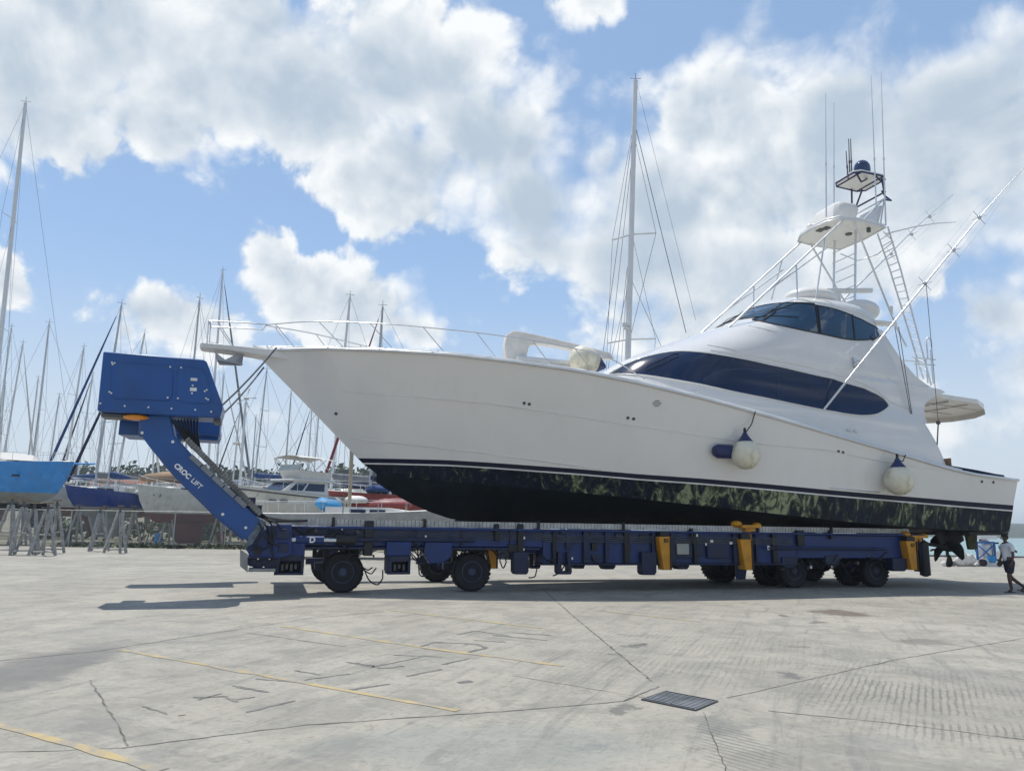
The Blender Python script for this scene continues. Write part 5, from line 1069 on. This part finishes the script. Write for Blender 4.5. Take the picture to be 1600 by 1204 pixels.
for sg in (1, -1):
    for x0, x1 in ((0, .3), (-1.0, .2), (-1.2, -2.2), (-2.8, -3.2), (-1.4, -.5), (-2.8, -1.6)): MP('bimini_pole', M_steel, lambda q: q.tube([G(x0, sg*1.1, zd+1.7), G(x1, sg*1.28, zd+2.6)], .03, 5))
MP('spray_screen', mat('clear_vinyl', (.45, .5, .5), .2), lambda q: q.grid([[G(.12, y_, zd+1.75) for y_ in (-1, 0, 1)], [G(-.1, y_*.95, zd+2.15) for y_ in (-1, 0, 1)]]))
MP('pulpit_rail', M_steel, lambda q: [(q.tube([G(p_.x*.98, p_.y*sg*.95, p_.z+.6) for p_ in ln_[0][:9]], .02, 5), [q.tube([G(p_.x*.98, p_.y*sg*.95, p_.z), G(p_.x*.98, p_.y*sg*.95, p_.z+.6)], .016, 5) for p_ in ln_[0][1:9:2]]) for sg in (1, -1)])
MP('anchor', M_dgrey, lambda q: (q.box(G(4.1, 0, zd+.2), .9, .16, .14, R3 @ V((1, 0, 0)), R3 @ V((0, 1, 0))), q.prism([G(4.4, -.2, zd+.1), G(4.4, .2, zd+.1), G(4.0, 0, zd-.2)], ZZ*.05)))
# inflatable dinghy under a blue tarp on the low deck, and a few deck covers
pp = at(514, 789, 41.5); q = MB(); q.ball(pp, .75, .9, .36, 16, 10, V((1, 0, -.2)).normalized()); 
for p_ in q.v: p_ += ZZ*.10*mnoise.noise(p_*2.3)
solo(q, 'covered_dinghy', COV['lblue'], pp-ZZ*.36, 'small dinghy under a bright blue tarp on the low grey sailboat', 'dinghy', None, 60)
for k, (u, v, Yd, rx, rz_, m, lab) in enumerate([(262, 748, 62, 2.2, .55, COV['tan'], 'brown canvas boat awning seen behind the white and red sailboat'), (300, 752, 64, 1.5, .5, COV['tan'], 'tan cockpit cover on a boat behind the lift arm'), (232, 770, 60, 1.0, .4, COV['white'], 'crumpled white tarp between the navy sailboat and the lift arm'),
        (570, 760, 62, 1.6, .55, COV['navy'], 'navy canvas cover low behind the yacht stem'), (556, 782, 52, .8, .35, COV['white'], 'white cabin cover beneath the yacht stem'), (590, 766, 57, .9, .4, COV['blue'], 'blue tarpaulin bundle beside the red sailboat'), (610, 790, 50, 1.4, .5, HC['red'], 'red plastic skiff upturned below the yacht bow'), (508, 786, 55, 1.3, .5, HC['grey'], 'grey upturned workboat hull right of the motor cruiser'), (535, 772, 60, 1.2, .5, HC['cream'], 'pale pink upturned dinghy beneath the yacht stem')]):
    pp = at(u, v, Yd); q = MB(); q.ball(pp, rx, 1.0, rz_, 18, 10)
    for p_ in q.v: p_ += V((0, 0, .22*rz_*mnoise.noise(p_*1.7))); p_.z = max(p_.z, pp.z-rz_*.4)
    solo(q, 'boat_cover' if k < 6 else 'upturned_boat', m, pp-ZZ*rz_*.4, lab, 'boat cover' if k < 6 else 'boat', None, 60)
# chain link fence
A0, A1 = gp(-60, 852), gp(430, 858); d = (A1-A0); Lf = d.length; d.normalize(); Hf = 2.35
fe = thing('chain_link_fence', A0, 'grey chain link fence with top rail across the boatyard at left', 'fence')
M_galv = mat('galvanised_pipe', (.40, .41, .40), .5, .5, var=.15); nn = V((-d.y, d.x, 0))
n_ = int(Lf/3.0)
for k in range(n_+1):
    p_ = A0+d*Lf*k/n_; q = MB(); q.tube([p_, p_+ZZ*(Hf+.05)], .04, 8); q.build('post', M_galv, fe, 60)
q = MB(); q.tube([A0+ZZ*Hf, A1+ZZ*Hf], .03, 7); q.build('top_rail', M_galv, fe, 60)
q = MB(); st_ = .085
nw = int((Lf+Hf)/st_)
for k in range(nw):
    for sg in (1, -1):
        x0 = k*st_-(Hf if sg > 0 else 0); x1 = x0+Hf; za, zb = (.05, Hf) if sg > 0 else (Hf, .05)
        f0 = max(0, (0-x0)/(x1-x0)); f1 = min(1, (Lf-x0)/(x1-x0))
        if f1 <= f0: continue
        a = A0+d*(x0+(x1-x0)*f0)+ZZ*(za+(zb-za)*f0); b_ = A0+d*(x0+(x1-x0)*f1)+ZZ*(za+(zb-za)*f1); wv = (b_-a).normalized().cross(nn)*.0042
        q.add([a+wv, b_+wv, b_-wv, a-wv], [(0, 1, 2, 3)])
me_ = q.build('chain_link_mesh', mat('fence_wire', (.26, .27, .27), .5, .4), fe, 0)
# boat stands
M_stand = mat('rusty_grey_steel', (.34, .345, .34), .7, .1, var=.25, scale=4, dirt=(.16, .09, .05), dscale=3, damt=.5)
def make_stand(name, loc, label, rz=0.0, h=2.5):
    o = thing(name, (loc.x, loc.y, 0), label, 'boat stand', 'steel boat stands', rz); G = lambda *a: WM[o.name] @ V(a)
    tp = h-.35
    for (x, y_) in ((-.55, -.35), (.55, -.35), (0, .6)):
        q = MB(); q.tube([G(x, y_, .03), G(x*.15, y_*.15, tp)], .075, 6); q.build('leg', M_stand, o, 60)
    q = MB(); q.tube([G(-.5, -.32, .22), G(.5, -.32, .22)], .035, 6); q.tube([G(-.5, -.32, .22), G(0, .55, .22)], .035, 6); q.tube([G(.5, -.32, .22), G(0, .55, .22)], .035, 6); q.tube([G(-.3, -.2, 1.1), G(.3, -.2, 1.1)], .035, 6); q.build('brace', M_stand, o, 60)
    q = MB(); q.lathe([(.06, 0), (.06, .35)], G(0, 0, tp-.05), ZZ, 10); q.tube([G(-.28, 0, tp+.12), G(.28, 0, tp+.12)], .03, 6); q.build('screw', M_dgrey, o, 40)
    q = MB(); q.box(G(0, 0, tp+.36), .42, .3, .06); q.build('pad', mat('worn_timber', (.22, .15, .09), .85, var=.3), o, 0)
    for (x, y_) in ((-.55, -.35), (.55, -.35), (0, .6)):
        pass
    return o
def copy_tree(o, loc, rz, label):
    r_ = o.copy(); COL.objects.link(r_); r_.location = loc; r_.rotation_euler = (0, 0, rz); r_['label'] = label
    for ch in list(o.children):
        if ch.parent is not o: continue
        c_ = ch.copy(); COL.objects.link(c_); c_.parent = r_
    return r_
st0 = make_stand('boat_stand', gp(8, 866), 'tall grey steel boat stand leftmost in the row before the fence', .2, 2.75)
for k, (u, v, rz, sc, lab) in enumerate([(27, 867, 1.1, .95, 'second boat stand from the left edge, overlapping its neighbour'), (45, 866, 2.0, .92, 'boat stand in the middle of the crowded left cluster'), (66, 868, .5, .9, 'boat stand nearest the camera in the left cluster'), (80, 864, 2.6, .98, 'rightmost boat stand of the cluster at the left edge'), (150, 861, .9, .88, 'lone boat stand below the bow of the navy sailboat'), (181, 864, 2.3, .9, 'boat stand just right of the lone one, near the fence')]):
    p_ = gp(u, v); c_ = copy_tree(st0, (p_.x, p_.y, 0), rz, lab); c_.scale = (1, 1, sc)
for k, (u, Yd, rz) in enumerate([(30, 53, .3), (118, 55, .4), (160, 56, 2.0), (205, 55, .9), (262, 56, .2), (340, 58, 1.9), (365, 55, .8), (400, 48, 1.1)]):
    p_ = at(u, 840, Yd); copy_tree(st0, (p_.x, p_.y, 0), rz, 'steel boat stand propping a laid up boat, seen through the fence')
# wooden ladder against the red bottomed boat, castor dollies by the fence
a, b_ = gp(225, 846), at(246, 772, 54); q = MB(); 
for dx in (-.22, .22): q.tube([a+V((dx, 0, 0)), b_+V((dx, 0, 0))], .04, 6)
for k in range(1, 13): q.tube([a.lerp(b_, k/13)+V((-.22, 0, 0)), a.lerp(b_, k/13)+V((.22, 0, 0))], .025, 5)
solo(q, 'ladder', mat('weathered_wood', (.25, .18, .11), .85), a, 'wooden ladder leaning on the white and red sailboat', 'ladder', None, 60)
for (u, v, lab) in [(272, 857, 'small black wheeled dolly at the foot of the fence post'), (366, 856, 'small black wheeled dolly at the foot of the fence by the lift arm')]:
    p_ = gp(u, v); dl = thing('dolly', p_, lab, 'dolly', 'wheeled dollies'); q = MB(); q.box(p_+ZZ*.22, .75, .5, .06); q.build('platform', M_black, dl, 0)
    for sx in (-.3, .3):
        for sy in (-.2, .2): q = MB(); q.lathe([(.03, -.04), (.1, -.035), (.1, .035), (.03, .04)], p_+V((sx, sy, .1)), V((0, 1, 0)), 14); q.build('castor', M_rub, dl, 40)

# scrub and drums under and behind the laid up boats
rnd = random.Random(21); g = MB()
for k in range(150):
    u = rnd.uniform(60, 660); Yd = rnd.uniform(66, 120); p_ = at(u, 830, Yd); leaves(g, (p_.x, p_.y, rnd.uniform(.5, 1.2)), 1.8, 1.3, 1.0, 26, .30, rnd)
for k in range(120):
    u = rnd.uniform(90, 440); p_ = at(u, 850, rnd.uniform(50.5, 52)); leaves(g, (p_.x, p_.y, .1), .6, .4, .22, 14, .10, rnd)
struct(g.build('scrub', M_leaf, smooth=0), 'stuff')
for k, (u, Yd, m, lab) in enumerate([(247, 57, HC['blue'], 'blue oil drum standing under the boats behind the fence, left of the ladder foot'), (308, 59, M_dgrey, 'dark grey oil drum below the red keeled sailboat'), (105, 60, COV['navy'], 'navy oil drum under the bow of the navy sailboat'), (345, 60, HC['red'], 'rusty red oil drum near the lift arm behind the fence')]):
    p_ = at(u, 845, Yd); p_.z = 0; q = MB(); q.lathe([(.02, 0), (.29, 0), (.29, .28), (.305, .30), (.29, .32), (.29, .58), (.305, .60), (.29, .62), (.29, .88), (.27, .88), (.27, .86), (.02, .86)], p_, ZZ, 20)
    solo(q, 'oil_drum', m, p_, lab, 'drum', 'oil drums in the boatyard', 40)
# ================================================================== QUAY SIDE THINGS AND PERSON
M_cblue = mat('cart_blue_paint', (.02, .13, .42), .4, dirt=(.1, .1, .1), damt=.3)
c0 = gp(1541, 884); k_ = 1.0
ct = thing('tank_trolley', c0, 'blue framed trolley holding a silver tank on the quay behind the yacht stern', 'trolley'); X = V((1, 0, 0))
def tp(u, v, dy=0): return at(u, v, c0.y+dy)
for dy in (-.4, .4):
    for (a, b_) in (((1526, 846), (1528, 884)), ((1553, 846), (1556, 880))): q = MB(); q.tube([tp(*a, dy), tp(*b_, dy)], .06, 6); q.build('frame_post', M_cblue, ct, 60)
    q = MB(); q.tube([tp(1526, 847, dy), tp(1553, 847, dy)], .05, 6); q.tube([tp(1528, 878, dy), tp(1556, 878, dy)], .06, 6); q.tube([tp(1529, 872, dy), tp(1552, 852, dy)], .03, 6); q.tube([tp(1529, 852, dy), tp(1552, 872, dy)], .03, 6); q.build('frame_rail', M_cblue, ct, 60)
q = MB(); c_ = tp(1540, 859); q.lathe([(.05, -.62), (.34, -.56), (.38, -.42), (.38, .28), (.30, .42), (.14, .50), (.14, .66), (.02, .67)], c_, ZZ, 24); q.build('tank', mat('stainless_tank', (.55, .56, .56), .3, .7, var=.1), ct, 50)
q = MB(); q.box(tp(1540, 839), .9, .5, .18); q.tube([tp(1533, 842), tp(1533, 836), tp(1546, 836), tp(1546, 842)], .05, 6); q.build('pump_head', M_alu, ct, 40)
q = MB(); q.box(tp(1549, 873, -.45), .34, .3, .36); q.build('blue_drum', mat('light_blue_plastic', (.02, .24, .55), .4), ct, 0, .06)
q = MB(); q.box(tp(1541, 880, -.2), .9, .6, .34); q.build('white_box', M_sticker, ct, 0, .03)
q = MB(); q.tube([tp(1553, 848), tp(1560, 848)], .05, 6); q.build('handle', M_black, ct, 60)
for u in (1530, 1554): q = MB(); q.lathe([(.05, -.08), (.19, -.07), (.19, .07), (.05, .08)], gp(u, 884)+ZZ*.19-V((0, .35, 0)), V((0, 1, 0)), 16); q.build('wheel', M_rub, ct, 40)
rnd = random.Random(11)
for k, (u, v, r, lab) in enumerate([(1499, 878, .42, 'low white rubbish sack at the left of the heap on the quay'), (1507, 876, .5, 'crumpled white rubbish sack in the middle of the quay heap'), (1514, 880, .42, 'white rubbish sack in front of the quay heap'), (1520, 876, .48, 'upright pale sack beside the tank trolley'), (1488, 879, .3, 'small grey sack left of the white rubbish heap'), (1478, 880, .18, 'small white lump lying alone left of the rubbish heap')]):
    p_ = gp(u, 884); p_.y += rnd.uniform(-.5, .5); r *= .68; q = MB(); q.ball(p_+ZZ*r*.7, r, r*.8, r*.8, 20, 14)
    for w_ in q.v: w_ += (w_-p_)*.75*mnoise.noise(w_*2.6+V((k*3, 0, 0)))+(w_-p_)*.35*mnoise.noise(w_*7); w_.z = max(w_.z, 0)
    solo(q, 'rubbish_sack', M_canvas if k != 4 else COV['grey'], p_, lab, 'sack', 'rubbish sacks on the quay', 30)
p_ = gp(1569, 882); bk = thing('bucket', p_, 'white plastic bucket on the quay behind the walking person', 'bucket'); q = MB(); q.lathe([(.36, 0), (.44, .7), (.46, .7), (.46, .76), (.40, .76), (.34, .06), (.02, .05)], p_, ZZ, 22); q.build('pail', M_sticker, bk, 40)
q = MB(); q.tube([p_+V((.44*math.cos(a*PI/8), -.05-.2*math.sin(a*PI/8), .74)) for a in range(9)], .012, 5); q.build('handle', M_steel, bk, 60)
p_ = gp(1571, 879)+V((.1, 2.0, 0)); q = MB(); q.box(p_+ZZ*.8, .9, .7, .5); q.lathe([(.12, 0), (.12, .35)], p_+V((-.2, 0, 1.0)), ZZ, 12); q.box(p_+ZZ*.28, .7, .6, .56); solo(q, 'pump_unit', M_navy, p_, 'dark blue pump unit standing on the quay edge by the white bucket', 'pump', None, 35, .05)
def bollard(u, lab):
    p_ = V((gp(u, 872).x, QY-.5, 0)); q = MB(); q.lathe([(.22, 0), (.22, .04), (.12, .08), (.11, .42), (.16, .5), (.15, .58), (.02, .6)], p_, ZZ, 16); q.tube([p_+V((-.42, 0, .42)), p_+V((-.3, 0, .5)), p_+V((.3, 0, .5)), p_+V((.42, 0, .42))], .085, 8)
    solo(q, 'mooring_bollard', M_black, p_, lab, 'bollard', 'quay bollards', 50)
bollard(1500, 'black mooring bollard on the quay edge left of the pair behind the sacks'); bollard(1514, 'black mooring bollard on the quay edge just left of the tank trolley'); bollard(1594, 'black mooring bollard at the right edge behind the walking person')
# ------------------------------------------------------------------ person walking left
pb = gp(1581, 925); pe = thing('person', pb, 'person in white t-shirt, dark shorts and sandals walking left at the right edge', 'person', None, PI)   # local +x is the way they walk
PG = WM[pe.name]
M_skin = mat('dark_skin', (.085, .045, .030), .55, var=.08); M_shirt = mat('white_tshirt', (.70, .72, .76), .85, var=.04, bump=.5, bscale=12); M_short = mat('dark_shorts', (.018, .022, .045), .85, bump=.4, bscale=10); M_hair = mat('black_hair', (.012, .010, .010), .8, bump=.8, bscale=40)
def skinned(name, joints, edges, m, parent, root=0, sub=2):
    me = bpy.data.meshes.new(name); me.from_pydata([j[0] for j in joints], edges, []); o = bpy.data.objects.new(name, me); COL.objects.link(o); o.parent = parent
    WM[o.name] = PG
    sk = o.modifiers.new('skin', 'SKIN'); sk.use_smooth_shade = True; sd = o.modifiers.new('sub', 'SUBSURF'); sd.levels = sd.render_levels = sub
    for i, j in enumerate(joints):
        r = j[1]; me.skin_vertices[0].data[i].radius = r if isinstance(r, tuple) else (r, r)
    me.skin_vertices[0].data[root].use_root = True; me.materials.append(m); return o
J = [((0, 0, .90), (.115, .15)), ((.01, 0, 1.06), (.10, .135)), ((.02, 0, 1.24), (.105, .15)), ((.025, 0, 1.36), (.085, .15)), ((.035, 0, 1.43), (.05, .055)), ((.05, 0, 1.50), .05), ((.065, 0, 1.56), (.085, .075)), ((.06, 0, 1.615), (.075, .066)),
     ((.01, .10, .82), .088), ((.10, .105, .47), .058), ((.09, .105, .36), .060), ((.06, .105, .09), .040), ((.08, .11, .05), .036), ((.20, .12, .03), .028),
     ((-.02, -.10, .82), .088), ((-.06, -.105, .47), .058), ((-.13, -.105, .38), .060), ((-.42, -.105, .17), .040), ((-.44, -.105, .11), .036), ((-.34, -.11, .035), .028),
     ((.01, .20, 1.34), .052), ((.0, .235, 1.08), .040), ((.06, .24, .86), .028), ((.09, .235, .80), (.018, .035)),
     ((.02, -.20, 1.34), .052), ((.02, -.24, 1.08), .040), ((.12, -.235, .88), .028), ((.16, -.23, .82), (.018, .035))]
E_ = [(0, 1), (1, 2), (2, 3), (3, 4), (4, 5), (5, 6), (6, 7), (0, 8), (8, 9), (9, 10), (10, 11), (11, 12), (12, 13), (0, 14), (14, 15), (15, 16), (16, 17), (17, 18), (18, 19), (3, 20), (20, 21), (21, 22), (22, 23), (3, 24), (24, 25), (25, 26), (26, 27)]
# fingers rooted in the palms
for (w, hx, hy, hz, sg) in ((23, .09, .235, .80, 1), (27, .16, -.23, .82, -1)):
    for k in range(4):
        a = len(J); J.append(((hx+.010+.02*(k-1.5), hy+.005*sg, hz-.045), .0095)); J.append(((hx+.02+.022*(k-1.5), hy-.008*sg, hz-.085-.008*(k in (1, 2))), .008)); E_ += [(w, a), (a, a+1)]
    a = len(J); J.append(((hx+.045, hy-.02*sg, hz-.01), .011)); J.append(((hx+.06, hy-.03*sg, hz-.05), .009)); E_ += [(w, a), (a, a+1)]
body = skinned('body', J, E_, M_skin, pe, 0, 2)
skinned('shirt', [((.0, 0, .84), (.15, .19)), ((.01, 0, 1.06), (.125, .16)), ((.02, 0, 1.24), (.128, .172)), ((.025, 0, 1.36), (.105, .17)), ((.035, 0, 1.42), (.068, .075)), ((.01, .205, 1.335), .075), ((.0, .228, 1.14), .068), ((.02, -.205, 1.335), .075), ((.02, -.232, 1.14), .068)], [(0, 1), (1, 2), (2, 3), (3, 4), (3, 5), (5, 6), (3, 7), (7, 8)], M_shirt, pe, 0)
skinned('shorts', [((0, 0, 1.0), (.13, .165)), ((0, 0, .86), (.14, .17)), ((.02, .10, .76), .115), ((.08, .108, .52), .105), ((-.02, -.10, .76), .115), ((-.05, -.108, .53), .105)], [(0, 1), (1, 2), (2, 3), (1, 4), (4, 5)], M_short, pe, 0)
def PB(nm, m, f, par=None): q = MB(); f(q); return q.build(nm, m, par or pe, 60)
PL = lambda *a: PG @ V(a)
PB('hair', M_hair, lambda q: (q.ball(PL(.045, 0, 1.600), .095, .080, .075, 18, 12), q.ball(PL(.012, 0, 1.57), .066, .072, .08, 14, 10)))
PB('nose', M_skin, lambda q: q.ball(PL(.162, 0, 1.545), .022, .016, .022, 10, 8), body)
for sg in (1, -1):
    PB('ear', M_skin, lambda q: q.ball(PL(.055, sg*.082, 1.55), .022, .012, .032, 10, 8), body); PB('eye', mat('eye_white', (.6, .6, .6), .3), lambda q: q.ball(PL(.142, sg*.032, 1.565), .012, .014, .009, 8, 6), body)
PB('mouth', mat('lips', (.11, .04, .035), .5), lambda q: q.ball(PL(.145, 0, 1.505), .014, .026, .008, 10, 6), body)
PB('sandal', M_black, lambda q: (q.box(PL(.13, .115, .012), .28, .10, .024), q.tube([PL(.12, .06, .02), PL(.14, .115, .08), PL(.12, .17, .02)], .014, 5)))
PB('sandal', M_black, lambda q: (q.box(PL(-.39, -.108, .03), .27, .10, .024, (V((-1, 0, .25))).normalized(), V((0, 1, 0)), V((.25, 0, 1)).normalized()), q.tube([PL(-.38, -.16, .04), PL(-.36, -.108, .09), PL(-.38, -.056, .04)], .014, 5)))
# ------------------------------------------------------------------ air
hz = bpy.data.materials.new('air_haze'); hz.use_nodes = True; t = NT(hz.node_tree); t.n.clear()
pv = t.add('ShaderNodeVolumePrincipled'); pv.inputs['Color'].default_value = (.78, .86, .95, 1); pv.inputs['Density'].default_value = .0005; pv.inputs['Anisotropy'].default_value = .2
t.l.new(pv.outputs[0], t.add('ShaderNodeOutputMaterial').inputs['Volume'])
g = MB(); g.box((2950, 4480, 15.2), 12500, 9200, 36.0); struct(g.build('haze', hz, smooth=0), 'stuff')
